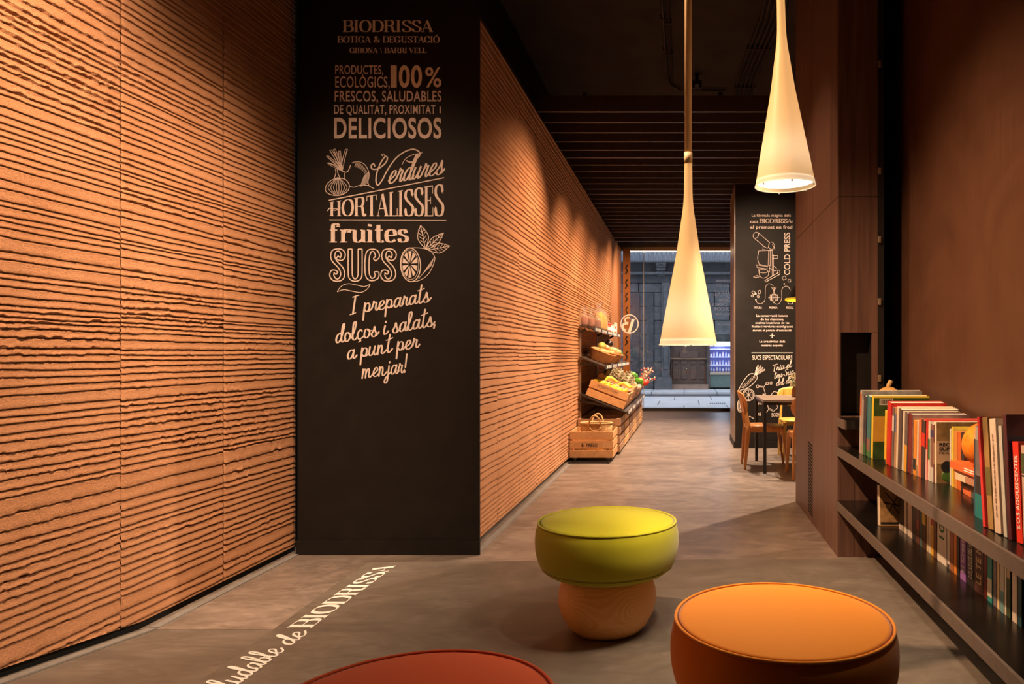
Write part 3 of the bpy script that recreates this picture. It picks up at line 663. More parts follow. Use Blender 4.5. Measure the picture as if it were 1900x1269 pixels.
for txt, a, b_, yb, yt in (('CH3', 345, 404, 410, 382), ('HO', 278, 312, 592, 568), ('SO2Na', 398, 495, 698, 664), ('N', 318, 345, 512, 486), ('N', 280, 300, 688, 662)):
    sans_text(mb, txt, (q7(a, yb), q7(b_, yb - 4), q7(a, yt), q7(b_, yt - 4)), .01)
letters('molecule_drawing', mb, p2)

# ------------------------------------------------------------------ right side: laminate block, niche, wall gap
rb = setting('wall_right_block')
XW = .918; Y0, Y1 = 4.36, 6.01
def pan(x0, x1, y0, y1, z0, z1, m=M_lam, nm='panel', bv=.0015): return MB().box(x0, x1, y0, y1, z0, z1).build(nm, m, rb, bv)
ZJ = 2.02
for a, b_ in ((Y0, 5.2), (5.203, Y1)):
    pan(XW, XW + .02, a, b_ - .003, LOW, ZJ - .002); pan(XW, XW + .02, a, b_ - .003, ZJ + .002, 4.0)
MB().box(XW + .02, P(1629, 0, Y0).x + .03, Y0 + .14, 4.905, LOW, 4.0).box(XW + .02, XR, 4.905, Y1 - .002, LOW, 4.0).build('core', M_gap, rb)
pan(XW + .02, XR, Y1 - .002, Y1, LOW, 4.0, nm='panel')
nx0, nx1, nz0, nz1 = P(1558, 0, Y0).x + .005, P(1618, 0, Y0).x, .715, 1.205
XE = P(1629, 0, Y0).x
for a, b_ in ((XW + .02, P(1586, 0, Y0).x), (P(1586.5, 0, Y0).x, P(1618, 0, Y0).x), (P(1618.5, 0, Y0).x, XE)):
    pan(a, b_, Y0 + .001, Y0 + .02, LOW, nz0 - .01)
pan(XW + .02, nx0, Y0 + .001, Y0 + .02, nz0 - .008, nz1); pan(nx1, XE, Y0 + .001, Y0 + .02, nz0 - .008, nz1)
pan(XW + .02, XE, Y0 + .001, Y0 + .02, nz1 + .001, ZJ - .002); pan(XW + .02, XE, Y0 + .001, Y0 + .02, ZJ + .002, 4.0)
nb = MB(); nb.box(nx0 - .003, nx0, Y0, Y0 + .3, nz0, nz1); nb.box(nx1, nx1 + .003, Y0 + .02, Y0 + .3, nz0, nz1); nb.box(nx0, nx1, Y0 + .1, Y0 + .13, nz0, nz1)
nb.build('niche_lining', M_black, rb)
MB().box(XE, XE + .035, Y0 - .006, Y0 + .14, LOW, 4.0).build('steel_jamb', M_blackmetal, rb)
MB().box(XE + .035, 1.33, 4.88, 4.9, LOW, 4.0).build('shadow_gap', M_gap, rb)
for py in (120, 318, 445, 560, 702):
    c = P(1631, py, Y0 - .006); MB().box(c.x - .008, c.x + .01, Y0 - .02, Y0 - .006, c.z - .02, c.z + .02).build('bracket', flat((.35, .28, .2), .4, .6), rb, .003)
vg = MB()
for k in range(22):
    z = .0 - .095 + k * .024; vg.add([(XW - .002, 5.22, z), (XW - .002, 5.40, z + .012), (XW - .002, 5.40, z + .024), (XW - .002, 5.22, z + .012), (XW, 5.22, z), (XW, 5.40, z + .012), (XW, 5.40, z + .024), (XW, 5.22, z + .012)],
           [(0, 1, 2, 3), (7, 6, 5, 4), (0, 4, 5, 1), (1, 5, 6, 2), (2, 6, 7, 3), (3, 7, 4, 0)])
vg.build('vent_slots', M_gap, rb)
# shelves on the right wall
def wall_shelf(name, label, z, y0, y1, x0=.904, th=.048):
    t = thing(name, label, 'shelf', (0, 0, 0))
    MB().box(x0 + .012, 1.33, y0, y1, z - th, z).build('board', M_shelftop, t, .001)
    MB().box(x0, x0 + .012, y0, y1, z - th, z).build('front_edge', M_shelfedge, t, .001); return t
ZU, ZW = .524, .20
wall_shelf('wall_shelf', 'long black wall shelf holding the upper row of books', ZU, .2, Y0)
wall_shelf('wall_shelf', 'long black wall shelf holding the lower row of books', ZW, .2, Y0)
t = thing('niche_ledge', 'short dark ledge under the black niche, above the bookshelves', 'shelf', (0, 0, 0))
MB().box(.916, 1.055, Y0 - .25, Y0, .65, .70).build('board', M_shelftop, t, .001); MB().box(.904, .916, Y0 - .25, Y0, .65, .70).build('front_edge', M_shelfedge, t, .001)

# ------------------------------------------------------------------ slatted ceiling and upper ceiling fittings
sl = setting('ceiling_slats')
k = 0; Y = 6.43
while Y < 13.7:
    hgt = .14
    MB().box(-1.32 if Y < 13.1 else -1.5, 3.5, Y, Y + .035, 3.22, 3.22 + hgt).build('slat', M_slat, sl, .002); Y += .303
MB().box(-1.5, 3.5, 13.85, 13.95, 3.22, 4.0).build('beam', M_slat, sl)
for X in (-.9, .3, 1.5): MB().box(X, X + .04, 6.43, 13.85, 3.36, 3.39).build('rail', M_blackmetal, sl)
def conduit(pts, label, r=.012):
    o = MB().tube(pts, r, 8).build('conduit', M_pipe); tag(o, label, 'pipe', 'conduits on the dark ceiling')
    cl = []
    for a, b_ in zip(pts[:-1], pts[1:]):
        a, b_ = Vector(a), Vector(b_); n_ = int((b_ - a).length / .7)
        for j in range(1, n_ + 1):
            c = a.lerp(b_, j / (n_ + 1)); MB().box(c.x - r * 1.8, c.x + r * 1.8, c.y - .012, c.y + .012, c.z - r * 1.2, 3.9995).build('clip', M_pipe, o)
ZC = 3.975
conduit([(-.185, 1.0, ZC), (-.185, 7.6, ZC), (-.15, 7.85, ZC), (-.05, 8.0, ZC), (.46, 8.0, ZC)], 'conduit beside the long pendant rod, the one bending toward the dining side')
conduit([(-.135, 1.0, ZC), (-.135, 7.7, ZC)], 'straight conduit beside the long pendant rod running deeper over the slats')
for i, wd in enumerate(('first', 'second', 'third', 'fourth', 'fifth')):
    X = .60 + i * .045
    conduit([(X + .06, 1.0, ZC), (X + .06, 6.3, ZC), (X - .03, 7.5, ZC), (X - .04, 8.3, ZC)], f'{wd} conduit, counted from the long pendant, of the bundle of five on the ceiling')
conduit([(1.25, 1.0, ZC), (1.25, 5.6, ZC), (1.15, 6.0, ZC), (1.15, 8, ZC)], 'lone conduit over the laminate wall near the upper pendant')
t = thing('ceiling_sensor', 'small black ceiling device with a pale label above the slats', 'sensor', (.13, 7.6, 3.86))
MB().box(-.05, .05, -.04, .04, -.02, .06).build('housing', M_blackmetal, t, .006); MB().lathe([(.02, .06), (.02, .14)], 12).build('mount', M_blackmetal, t); MB().box(-.02, .02, -.042, -.04, -.012, .02).build('pale_label', flat((.4, .38, .34), .6), t)
M_lens = flat((1, .9, .75), .4, emit=(1, .8, .55), es=12, var=0)
tr = thing('light_track', 'thin black light track running along between the ceiling slats', 'track', (0, 0, 0))
MB().box(.005, .035, 6.5, 14, 3.365, 3.385).build('rail', M_blackmetal, tr)
for k, (Y, tg, p, s) in enumerate(TRACK):
    nm = ('nearest to the platform', 'second from the platform', 'third from the platform', 'fourth from the platform', 'fifth from the platform', 'sixth from the platform', 'closest to the shop window')[k]
    t = thing('track_spotlight', f'small black track spotlight under the slats, {nm}', 'spotlight', (.02, Y, 3.3), group='track spotlights in the slatted ceiling')
    d = (Vector(tg) - Vector((.02, Y, 3.17))).to_track_quat('-Z', 'Y').to_matrix().to_4x4(); Mx = Matrix.Translation((0, 0, -.06)) @ d
    MB().lathe([(.03, .0), (.032, .05), (.02, .055)], 16, M=Mx, caps=False).build('lamp_body', M_blackmetal, t); MB().lathe([(.006, .05), (.006, .09)], 8, M=None, c=(0, 0, -.06)).build('stem', M_blackmetal, t)
    MB().lathe([(.0, .035), (.026, .035)], 16, M=Mx, caps=False).build('lens', M_lens, t)

# ------------------------------------------------------------------ pendants
M_shade, nt, b = _nt('rubber_shade')
tl = nt.nodes.new('ShaderNodeBsdfTranslucent'); tl.inputs[0].default_value = (.95, .86, .70, 1)
b.inputs['Base Color'].default_value = (.72, .52, .27, 1); b.inputs['Roughness'].default_value = .45
b.inputs['Emission Color'].default_value = (1, .60, .22, 1); b.inputs['Emission Strength'].default_value = .31
ms = nt.nodes.new('ShaderNodeMixShader'); ms.inputs[0].default_value = .5
nt.links.new(b.outputs[0], ms.inputs[1]); nt.links.new(tl.outputs[0], ms.inputs[2]); nt.links.new(ms.outputs[0], nt.nodes['Material Output'].inputs[0])
M_rod = flat((.62, .47, .27), .45, var=.03)
M_diff = flat((.95, .93, .9), .5, emit=(1, .93, .85), es=2.2, var=0)
CONE = [(.1, 0), (.0925, .035), (.085, .08), (.0705, .155), (.0555, .235), (.0405, .317), (.0275, .405), (.0195, .46), (.0150, .51), (.0138, .57), (.0132, .628)]
def pendant(label, x, y, z, lean=0, power=8):
    t = thing('pendant_lamp', label, 'pendant lamp', (x, y, z), (0, lean, 0), 'rubber cone pendants over the platform')
    prof = cr([(z_, r) for r, z_ in CONE], 5); pr = [(p.y, p.x) for p in prof]
    sh = MB().lathe(pr, 48, caps=False).build('lamp_shade', M_shade, t)
    MB().tube([(.1 * math.cos(a), .1 * math.sin(a), 0) for a in [2 * PI * i / 48 for i in range(48)]], .0013, 6, True).build('rim', flat((.95, .75, .45), .4, emit=(1, .8, .5), es=.6, var=0), sh)
    MB().lathe([(.0, .012), (.092, .012), (.092, .016), (.0, .016)], 40, caps=False).build('diffuser', M_diff, t); MB().lathe([(0, .0175), (.0925, .0175), (.0925, .0195), (0, .0195)], 40, caps=False).build('light_block_plate', M_white, t)  # unseen plate added to keep the diffuser's glow out of the shade
    for a in (35, 95, 155, 215, 275, 335):
        MB().lathe([(.0025, -.006), (.003, -.004), (.003, .0)], 8, c=(.095 * math.cos(R(a)), .095 * math.sin(R(a)), 0)).build('peg', M_white, sh)
    MB().lathe([(.0122, .628), (.0122, 2.9)], 20).build('rod', M_rod, t); MB().lathe([(.0142, .622), (.0142, .66)], 20).build('collar', M_rod, t)
    MB().lathe([(0, .07), (.02, .075), (.026, .1), (.02, .125), (.0, .13)], 16).build('bulb', flat((1, .95, .9), .5, emit=(1, .95, .88), es=4, var=0), t)
    return t
PEND = [(.013, 2.5, 1.11, 0), (.334, 2.41, 1.635, R(-1.4))]
pendant('cream cone pendant lamp hanging low on a long rod above the green stool', *PEND[0])
pendant('cream cone pendant lamp hung higher, its white underside showing', *PEND[1])
for i, (x, y, z, l) in enumerate(PEND):
    point('pendant_bulb', (x, y, z + .088), .5, (.85, .9, 1), .02)
    spot('pendant_downlight', (x, y, z - .01), (x, y, 0), (27, 74)[i], 130, .8, (1, .72, .46), .07)

# ------------------------------------------------------------------ stools
def fabric(name, col):
    m, nt, b = _nt(name); f_ = _noise(nt, _coords(nt, world=False), 700, 2)
    nt.links.new(_ramp(nt, f_, [(.3, tuple(c * .88 for c in col)), (.7, col)]), b.inputs['Base Color']); b.inputs['Roughness'].default_value = .75
    b.inputs['Sheen Weight'].default_value = .25; b.inputs['Specular IOR Level'].default_value = .25; _bump(nt, f_, b, .12, .001); return m
M_stoolwood, nt, b = _nt('turned_wood')
v = _coords(nt, (1, 1, .55), (.35, .1, 0), False); wv = nt.nodes.new('ShaderNodeTexWave'); wv.wave_type = 'RINGS'; wv.inputs['Scale'].default_value = 40
wv.inputs['Distortion'].default_value = 1.2; wv.inputs['Detail'].default_value = 3
ad = nt.nodes.new('ShaderNodeVectorMath'); ad.operation = 'ADD'; ad.inputs[1].default_value = (.09, .17, 0); nt.links.new(v, ad.inputs[0]); nt.links.new(ad.outputs[0], wv.inputs[0])
nt.links.new(_ramp(nt, wv.outputs['Fac'], [(.1, (.80, .42, .13)), (.9, (.86, .50, .18))]), b.inputs['Base Color']); b.inputs['Roughness'].default_value = .38
def stool(label, x, y, m, tilt=(0, 0)):
    t = thing('stool', label, 'stool', (x, y, 0), group='mushroom stools on the platform')
    MB().lathe([(.02, 0), (.118, 0), (.135, .006), (.158, .03), (.182, .075), (.192, .115), (.19, .155), (.178, .195), (.165, .225), (.1, .232), (0, .232)], 64).build('wooden_base', M_stoolwood, t)
    Mt = Matrix.Translation((0, 0, .33)) @ Euler((tilt[0], tilt[1], 0)).to_matrix().to_4x4() @ Matrix.Translation((0, 0, -.33))
    side = cr([(.215, .12), (.222, .19), (.236, .235), (.253, .248), (.27, .264), (.31, .276), (.35, .2795), (.39, .277), (.418, .2695)], 5)
    side = [(p.y, p.x) for p in side]
    cu = MB().lathe([(0, .214)] + side + [(.262, .422)], 72, M=Mt).build('cushion', m, t)
    top = [(.266, .421), (.25, .427), (.2, .437), (.14, .444), (.07, .448), (0, .449)]
    MB().lathe(top, 72, M=Mt).build('cushion_top', m, t)
    MB().tube([Mt @ Vector((.2675 * math.cos(a), .2675 * math.sin(a), .423)) for a in [2 * PI * i / 72 for i in range(72)]], .0042, 8, True).build('piping', m, cu)
    MB().tube([Mt @ Vector((.2545 * math.cos(a), .2545 * math.sin(a), .2535)) for a in [2 * PI * i / 72 for i in range(72)]], .0025, 6, True).build('seam', m, cu)
    return t
stool('round stool with a lime green cushion on a pale turned wood base', -.303, 2.86, fabric('lime_fabric', (.42, .42, .008)), (R(-.5), R(.5)))
stool('round stool with a bright orange cushion beside the bookshelves', .244, 1.81, fabric('orange_fabric', (.82, .27, .003)), (0, R(1)))
stool('round stool with a red cushion, cut off at the bottom of the view', -.509, 1.34, fabric('red_fabric', (.62, .08, .012)))

# ------------------------------------------------------------------ books
LT = flat((.8, .78, .72), .6, var=0)
def book(label, x, ya, yb, z, h, d, col, tilt=0, cover=None, band=None, text=None, tcol=None, group='books', back=None, soft=.0):
    """standing book: spine at x facing the aisle, far face ya, near face yb; tilt leans it toward the camera"""
    th = max(.008, ya - yb - .002); t = thing('book', label, 'book', (x, ya, z + (0 if tilt >= 0 else 0)), (R(-tilt) * -1 if False else R(tilt), 0, 0), group)
    # local: y from -th to 0, x from 0 to d
    m = flat(col, .45, var=.08); mc = flat(cover, .4, var=.35, vscale=25) if cover else m; c = .0022
    if tilt > 0: dz = math.sin(R(tilt)) * th; t.location.z += dz
    MB().box(0, c, -th, 0, 0, h).build('spine', m, t, .0008)
    MB().box(c, d, -c, 0, 0, h).build('back_cover', m, t); MB().box(c, d, -th, -th + c, 0, h).build('front_cover', mc, t)
    MB().box(c, d - .004, -th + c, -c, .003, h - .003).build('pages', M_paper, t)
    if band:
        for (z0, z1, bc) in band: MB().box(-.0006, .0, -th + .001, -.001, h * z0, h * z1).build('spine_band', flat(bc, .5, var=0), t)
    if text:
        mb = newmb(); a, b_ = h * .14, h * .86; e = -.0012; w0 = -th * .78; w1 = -th * .22
        if text == '1001': a, b_ = h * .42, h * .95
        if text[0] == '~':                     # print too small to read: short broken strokes
            rr = random.Random(5); z_ = a
            while z_ < b_:
                l_ = rr.uniform(.004, .02); stroke(mb, [(-th * .5, z_), (-th * .5, min(b_, z_ + l_))], th * .16, lambda p: Vector((e, p[0], p[1])), False); z_ += l_ + rr.uniform(.002, .006)
            mb.build('print', flat(tcol, .6, var=0), t); return t
        sans_text(mb, text, ((e, w1, a), (e, w1, b_), (e, w0, a), (e, w0, b_)) if False else ((e, w0, a), (e, w0, b_), (e, w1, a), (e, w1, b_)), .01)
        mb.build('lettering', flat(tcol or (.8, .78, .72), .6, var=0), t)
    return t
UPX = lambda px: .975 + (px - 1594) / 141 * .105
GU = 'books standing on the upper shelf'; GL = 'books standing on the lower shelf'
CR = (.72, .62, .46)
ups = [  # px0, px1, height, depth, spine colour, front cover, tilt, text, extra, label
 (1594, 1597, .352, .33, (.45, .42, .38), (.3, .3, .28), 5, None, [(.6, .95, (.5, .14, .05))], 'tall thin white and orange book at the niche end of the upper row'),
 (1597, 1600.5, .30, .24, (.35, .3, .26), None, 5, None, None, 'narrow grey spined book between the tall orange one and the dark one'),
 (1600.5, 1606, .325, .27, (.03, .035, .05), None, 5, None, [(.0, .2, (.03, .15, .04))], 'dark navy spined book just before the teal one on the upper shelf'),
 (1606, 1613.5, .328, .25, (.03, .17, .19), None, 5, None, [(.1, .3, (.25, .12, .1)), (.0, .1, (.06, .2, .05))], 'teal spined book with red flowers low on its spine'),
 (1615, 1619, .335, .29, (.75, .55, .03), (.04, .08, .02), 5, None, None, 'yellow edged cookbook with a green cover and an orange square'),
 (1640, 1643.5, .27, .2, (.75, .5, .04), None, 5, None, [(0, .08, (.02, .02, .02))], 'thin yellow paperback just before the red spined book'),
 (1644, 1651.5, .315, .27, (.55, .02, .015), None, 5, None, None, 'thick red spined book near the niche end of the upper shelf'),
 (1652, 1657, .295, .25, (.14, .13, .12), None, 5, None, [(.6, .85, (.6, .6, .55))], 'charcoal spined book with a pale patch after the red one'),
 (1657, 1661, .292, .26, (.42, .25, .14), None, 5, None, [(.6, .9, (.1, .14, .3))], 'book with a blue and speckled brown spine'),
 (1661.5, 1665, .30, .27, CR, None, 5, None, None, 'cream spined book before the dark brown one'),
 (1665, 1671, .292, .28, (.08, .06, .06), None, 5, None, None, 'dark brown spined book with a cream top edge'),
 (1673, 1676, .285, .26, (.7, .64, .5), None, 5, None, None, 'thin white spined book before the orange footed one'),
 (1677, 1682, .28, .25, (.12, .09, .08), None, 5, None, [(0, .45, (.65, .33, .03))], 'mottled dark book with an orange lower spine'),
 (1683, 1690, .278, .26, (.16, .02, .02), (.26, .17, .15), 5, None, None, 'maroon spined book with a large plain dusty pink cover'),
 (1694, 1699, .252, .2, (.7, .28, .04), None, 3, None, [(.1, .3, (.03, .03, .03))], 'orange spined paperback after the dusty pink cover'),
 (1699.5, 1703, .25, .2, (.66, .56, .42), None, 3, None, [(0, .2, (.3, .2, .1))], 'cream paperback between the two orange spined ones'),
 (1703.5, 1708, .262, .22, (.62, .16, .06), None, 3, None, None, 'coral spined book just before the black and red one'),
 (1708, 1715, .26, .22, (.04, .03, .03), None, 3, None, [(.55, .78, (.6, .03, .02))], 'black spined book with a red block on the spine'),
 (1715, 1720, .268, .24, (.62, .05, .03), None, 2, None, [(.0, .5, (.65, .4, .38))], 'red spined book before the white and green one'),
 (1720.5, 1725, .262, .26, (.66, .62, .54), None, 2, None, [(.35, .7, (.02, .18, .06))], 'white spined book with a green stripe'),
 (1725, 1732, .25, .25, (.2, .09, .07), None, 1, None, [(.78, .9, (.03, .04, .12)), (0, .25, (.5, .48, .44))], 'brown spined book with a navy top band before the recipe book'),
 (1733, 1737.5, .262, .26, (.7, .62, .48), (.18, .11, .04), 0, None, None, 'recipe book with food photographs and lettering on a tan cover'),
]
for px0, px1, h, d, col, cov, ti, tx, band, lab in ups:
    x = UPX(px0) - (.0); ya = x * F / (px0 - VX); yb = x * F / (px1 - VX)
    d = min(d, 1.325 - x); bk = book(lab, x, ya, yb, ZU, h, d, col, ti, cov, band, None, None, GU)
    th = ya - yb - .002
    if 'orange square' in lab:
        MB().box(.0, d * .62, -th - .001, -th, h * .28, h * .68).build('cover_square', flat((.62, .32, .04), .5, var=.05), bk); MB().box(.03, .1, -th - .001, -th, h * .86, h * .96).build('barcode', flat((.7, .62, .5), .5, var=0), bk)
        mb = newmb()
        for j in range(12): mb.add([(.036 + j * .005, -th - .0016, h * .88), (.038 + j * .005 + .0012 * (j % 2), -th - .0016, h * .88), (.038 + j * .005 + .0012 * (j % 2), -th - .0016, h * .95), (.036 + j * .005, -th - .0016, h * .95)], [(0, 1, 2, 3)])
        mb.build('barcode_lines', M_gap, bk)
        MB().box(.0, d, -th - .0008, -th, h * .97, h).build('cover_border', flat((.75, .55, .03), .5, var=0), bk)
    if 'recipe book' in lab:
        MB().box(.0, d, -th - .001, -th, h * .32, h * .69).build('title_block', flat((.42, .27, .16), .5, var=.05), bk)
        mb = newmb(); e = -th - .002
        for tt, z in (('RECE', .61), ('SUPE', .54)): sans_text(mb, tt, ((.012, e, h * z), (.012 + .015 * len(tt), e, h * z), (.012, e, h * (z + .055)), (.012 + .015 * len(tt), e, h * (z + .055))), .03)
        sans_text(mb, 'PER A', ((.012, e, h * .48), (.08, e, h * .48), (.012, e, h * .52), (.08, e, h * .52)), 0); mb.build('lettering', M_gap, bk)
        MB().lathe([(0, 0), (.025, 0)], 20, M=Matrix.Translation((.045, -th - .0015, h * .27)) @ Euler((R(90), 0, 0)).to_matrix().to_4x4(), caps=False).build('round_seal', M_gap, bk)
        MB().blob((0.07, -th, h * .12), .05, .0015, .03, 12, 6).build('green_photo', flat((.06, .13, .02), .5), bk)
# four small books behind the flat pile
for px0, px1, h, col, lab in ((1762, 1765, .24, (.6, .55, .42), 'pale slim paperback standing behind the flat pile'), (1765.5, 1769.5, .25, (.66, .5, .06), 'yellow slim book standing behind the flat pile'),
                          (1770, 1776, .235, (.6, .24, .05), 'orange slim book standing behind the flat pile'), (1776.5, 1783, .235, (.55, .12, .02), 'vermilion book standing behind the flat pile'), (1783.5, 1789, .24, (.03, .02, .02), 'black book with a cream top edge standing behind the flat pile')):
    x = 1.12; ya = x * F / (px0 - VX); yb = x * F / (px1 - VX); book(lab, x, ya, yb, ZU, h, .19, col, 0, group=GU)
# flat pile of five
zz = ZU
for i, (th, x, y0, y1, d, col, lab, band) in enumerate((
        (.03, 1.10, 2.60, 2.90, .2, (.06, .09, .08), 'green black book with an orange block at the bottom of the flat pile', [(.7, 1, (.6, .14, .05)), (.0, .12, (.1, .4, .12))]),
        (.026, 1.105, 2.58, 2.88, .2, (.10, .05, .02), 'dark brown book second from the bottom of the flat pile', None),
        (.026, 1.09, 2.58, 2.90, .21, (.62, .5, .34), 'cream and tan book in the middle of the flat pile', [(.4, .7, (.4, .2, .12))]),
        (.014, 1.08, 2.58, 2.94, .21, (.62, .22, .16), 'thin salmon pink book under the top of the flat pile', None),
        (.028, 1.075, 2.58, 2.93, .22, (.72, .13, .03), 'orange red book with white lines topping the flat pile', None))):
    t = thing('book', lab, 'book', (x, y0, zz), (0, 0, R((-2, 1, 2, -1, 1)[i])), 'books lying flat in a pile'); L_ = y1 - y0; m = flat(col, .45, var=.08); c = .002
    MB().box(0, d, 0, L_, 0, c).build('back_cover', m, t); MB().box(0, d, 0, L_, th - c, th).build('front_cover', m, t); MB().box(0, c, 0, L_, c, th - c).build('spine', m, t)
    MB().box(c, d - .003, .003, L_ - .003, c, th - c).build('pages', M_paper, t)
    for (a, b_, bc) in (band or []): MB().box(-.0008, 0, L_ * a, L_ * b_, .001, th - .001).build('spine_band', flat(bc, .5, var=0), t)
    if i == 4:
        for zr in (.3, .6): MB().box(-.001, 0, L_ * .15, L_ * .6, th * zr, th * (zr + .12)).build('white_line', LT, t)
    zz += th + .0006
PT = zz
# near books of the upper row
near = [ # x, ya, yb, h, d, col, tilt, cover, band, text, tcol, label
 (1.0, 2.515, 2.495, .262, .26, (.03, .06, .09), 0, None, None, None, None, 'thin slate blue book beside the flat pile'),
 (.995, 2.49, 2.40, .31, .27, (.25, .2, .19), 0, None, [(0, .26, (.01, .15, .15)), (.26, .46, (.02, .02, .02)), (.85, .99, (.55, .5, .42))], None, None, 'grey spined book with a teal foot and black band'),
 (.958, 2.335, 2.315, .352, .33, (.55, .03, .03), -8, None, None, None, None, 'tall thin red edged book leaning just past the pumpkin'),
 (.965, 2.31, 2.27, .352, .31, (.30, .18, .06), -8, None, [(.3, .55, (.12, .1, .03))], None, None, 'tall brown photo spined book leaning on the red edged one'),
 (.965, 2.262, 2.215, .352, .31, (.55, .42, .32), -7, None, None, '~3', (.2, .12, .08), 'tall dusty beige spined book with small dark lettering'),
 (.97, 2.21, 2.185, .335, .3, (.42, .4, .34), -7, None, None, None, None, 'pale grey spined book beside the dusty beige one'),
 (.97, 2.18, 2.155, .372, .33, (.06, .01, .015), -6, (.05, .012, .015), None, None, None, 'tall maroon black book with a navy title band on its cover'),
 (.98, 2.145, 2.105, .295, .24, (.62, .03, .015), -6, None, None, 'S.O.S ADOLESCENTES', (.8, .75, .65), 'bright red spined book with white lettering at the near end of the row'),
 (.98, 2.10, 2.02, .29, .24, (.5, .36, .28), -4, None, [(.72, .92, (.06, .08, .03)), (.69, .705, (.02, .02, .02))], '~2', (.2, .15, .1), 'thick beige book with an olive band near the top'),
 (.985, 2.01, 1.96, .31, .24, (.45, .42, .38), -3, None, None, None, None, 'grey book closing the upper row, cut by the picture edge'),
]
for a in near:
    bk = book(a[11], a[0], a[1], a[2], ZU, a[3], a[4], a[5], a[6], a[7], a[8], a[9], a[10], GU)
    if 'maroon' in a[11]:
        MB().box(.0, a[4], -.0248, -.0235, a[3] * .62, a[3] * .82).build('title_band', flat((.01, .015, .04), .4, var=.05), bk)
        mb = newmb(); sans_text(mb, '[S', ((.1, -.0255, .24), (.17, -.0255, .24), (.1, -.0255, .29), (.17, -.0255, .29)), .02); mb.build('lettering', LT, bk)
lows = [ # px0,px1,h,d,col,text,tcol,band,label
 (1668, 1673, .215, .2, (.02, .018, .016), None, None, [(.0, .12, (.5, .45, .4))], 'black book with a pale foot label after the photo cover'),
 (1673, 1677, .215, .2, (.03, .02, .018), None, None, [(.0, .14, (.4, .36, .3))], 'second black book with a pale foot, beside the two white spines'),
 (1677.5, 1682, .22, .19, (.62, .57, .47), None, None, None, 'white spined paperback, first of the white pair on the lower shelf'),
 (1684.5, 1692, .22, .2, (.6, .52, .45), None, None, None, 'thicker white spined book, second of the white pair'),
 (1693, 1700, .225, .2, (.025, .02, .02), None, None, None, 'black spined book after the white pair'),
 (1700, 1706, .225, .2, (.10, .04, .03), None, None, [(.3, .5, (.25, .06, .04))], 'dark brown spined book before the teal edged one'),
 (1707.5, 1710.5, .24, .2, (.08, .18, .17), None, None, None, 'thin teal edged book before the yellow label'),
 (1711, 1718, .24, .2, (.07, .03, .02), None, None, [(.45, .9, (.6, .45, .05))], 'brown spined book with a long yellow label'),
 (1719, 1723, .225, .19, (.62, .5, .3), None, None, None, 'cream spined book before the amber one'),
 (1723.5, 1727, .225, .19, (.68, .6, .46), None, None, None, 'white slim book touching the amber one'),
 (1727.5, 1732, .22, .19, (.72, .42, .04), None, None, [(.6, .85, (.5, .05, .03))], 'amber yellow spined book on the lower shelf'),
 (1732, 1737.5, .22, .19, (.14, .06, .03), None, None, None, 'chestnut spined book before the fat white one'),
 (1739, 1756, .245, .21, (.72, .67, .58), '1001', (.02, .16, .06), None, 'fat white book with large green numerals on its spine'),
 (1757.5, 1762, .235, .2, (.66, .6, .5), None, None, [(0, .08, (.05, .05, .05))], 'white spined book after the fat white one'),
 (1762.5, 1769.5, .235, .2, (.32, .13, .06), None, None, None, 'rust brown spined book before the slim orange one'),
 (1770, 1775, .235, .2, (.68, .22, .03), None, None, None, 'slim orange spined book on the lower shelf'),
 (1775.5, 1780, .235, .2, (.03, .025, .025), None, None, None, 'slim black book between the orange and the purple'),
 (1781.5, 1792, .235, .21, (.28, .13, .42), 'El Creador', (.75, .7, .7), None, 'purple spined book with white script'),
 (1793.5, 1807, .24, .21, (.018, .016, .018), 'LOS JUEGOS DEL HAMBRE', (.7, .66, .58), None, 'black spined book with thin white capitals'),
 (1808, 1825, .245, .21, (.07, .03, .025), 'LE TE NO', (.6, .45, .25), None, 'dark brown spined book with gold capitals and an emblem'),
 (1826, 1831, .24, .2, (.14, .02, .02), None, None, None, 'maroon spined book before the teal one'),
 (1832, 1841, .24, .2, (.03, .24, .22), None, None, [(.08, .35, (.6, .55, .42))], 'teal spined book with a cream lower band'),
 (1843, 1849, .225, .19, (.16, .15, .17), None, None, None, 'grey blue spined book after the teal band'),
 (1850, 1854.5, .24, .19, (.7, .55, .3), None, None, None, 'cream yellow spined book, thin, near the end of the lower row'),
 (1855, 1863, .24, .2, (.5, .5, .42), None, None, [(0, .3, (.15, .3, .32))], 'pale book with a grey green foot'),
 (1864, 1867.5, .24, .19, (.66, .62, .52), None, None, None, 'thin white book beside the dark green one'),
 (1868, 1875, .22, .2, (.05, .08, .04), None, None, [(.6, .95, (.5, .42, .3))], 'dark green spined book with a cream upper label'),
 (1878, 1887, .24, .2, (.66, .58, .48), None, None, None, 'white spined book standing slightly apart near the end'),
 (1888.5, 1896, .24, .2, (.02, .07, .08), None, None, None, 'dark petrol book at the near end of the lower row'),
]
XB = 1.08
for px0, px1, h, d, col, tx, tc, band, lab in lows:
    book(lab, XB, XB * F / (px0 - VX), XB * F / (px1 - VX), ZW, h, d, col, 0, None, band, tx, tc, GL)
bk = book('book with a sepia photograph of a vine branch on its cover', .995, 3.745, 3.70, ZW, .205, .13, (.66, .56, .42), -3, (.35, .2, .08), group=GL)
mb = newmb(); e = -.0445
for a, b_, c_, d_, w_ in ((.02, .12, .11, .1, .006), (.03, .17, .08, .11, .005), (.05, .08, .09, .15, .004), (.03, .1, .06, .06, .005), (.07, .1, .1, .06, .005)):
    stroke(mb, [(a, b_), (c_, d_)], w_, lambda p: Vector((p[0], e, p[1])), True)
mb.build('cover_drawing', M_gap, bk); MB().box(.004, .126, -.0442, -.0438, .01, .02).build('cover_frame', M_gap, bk)
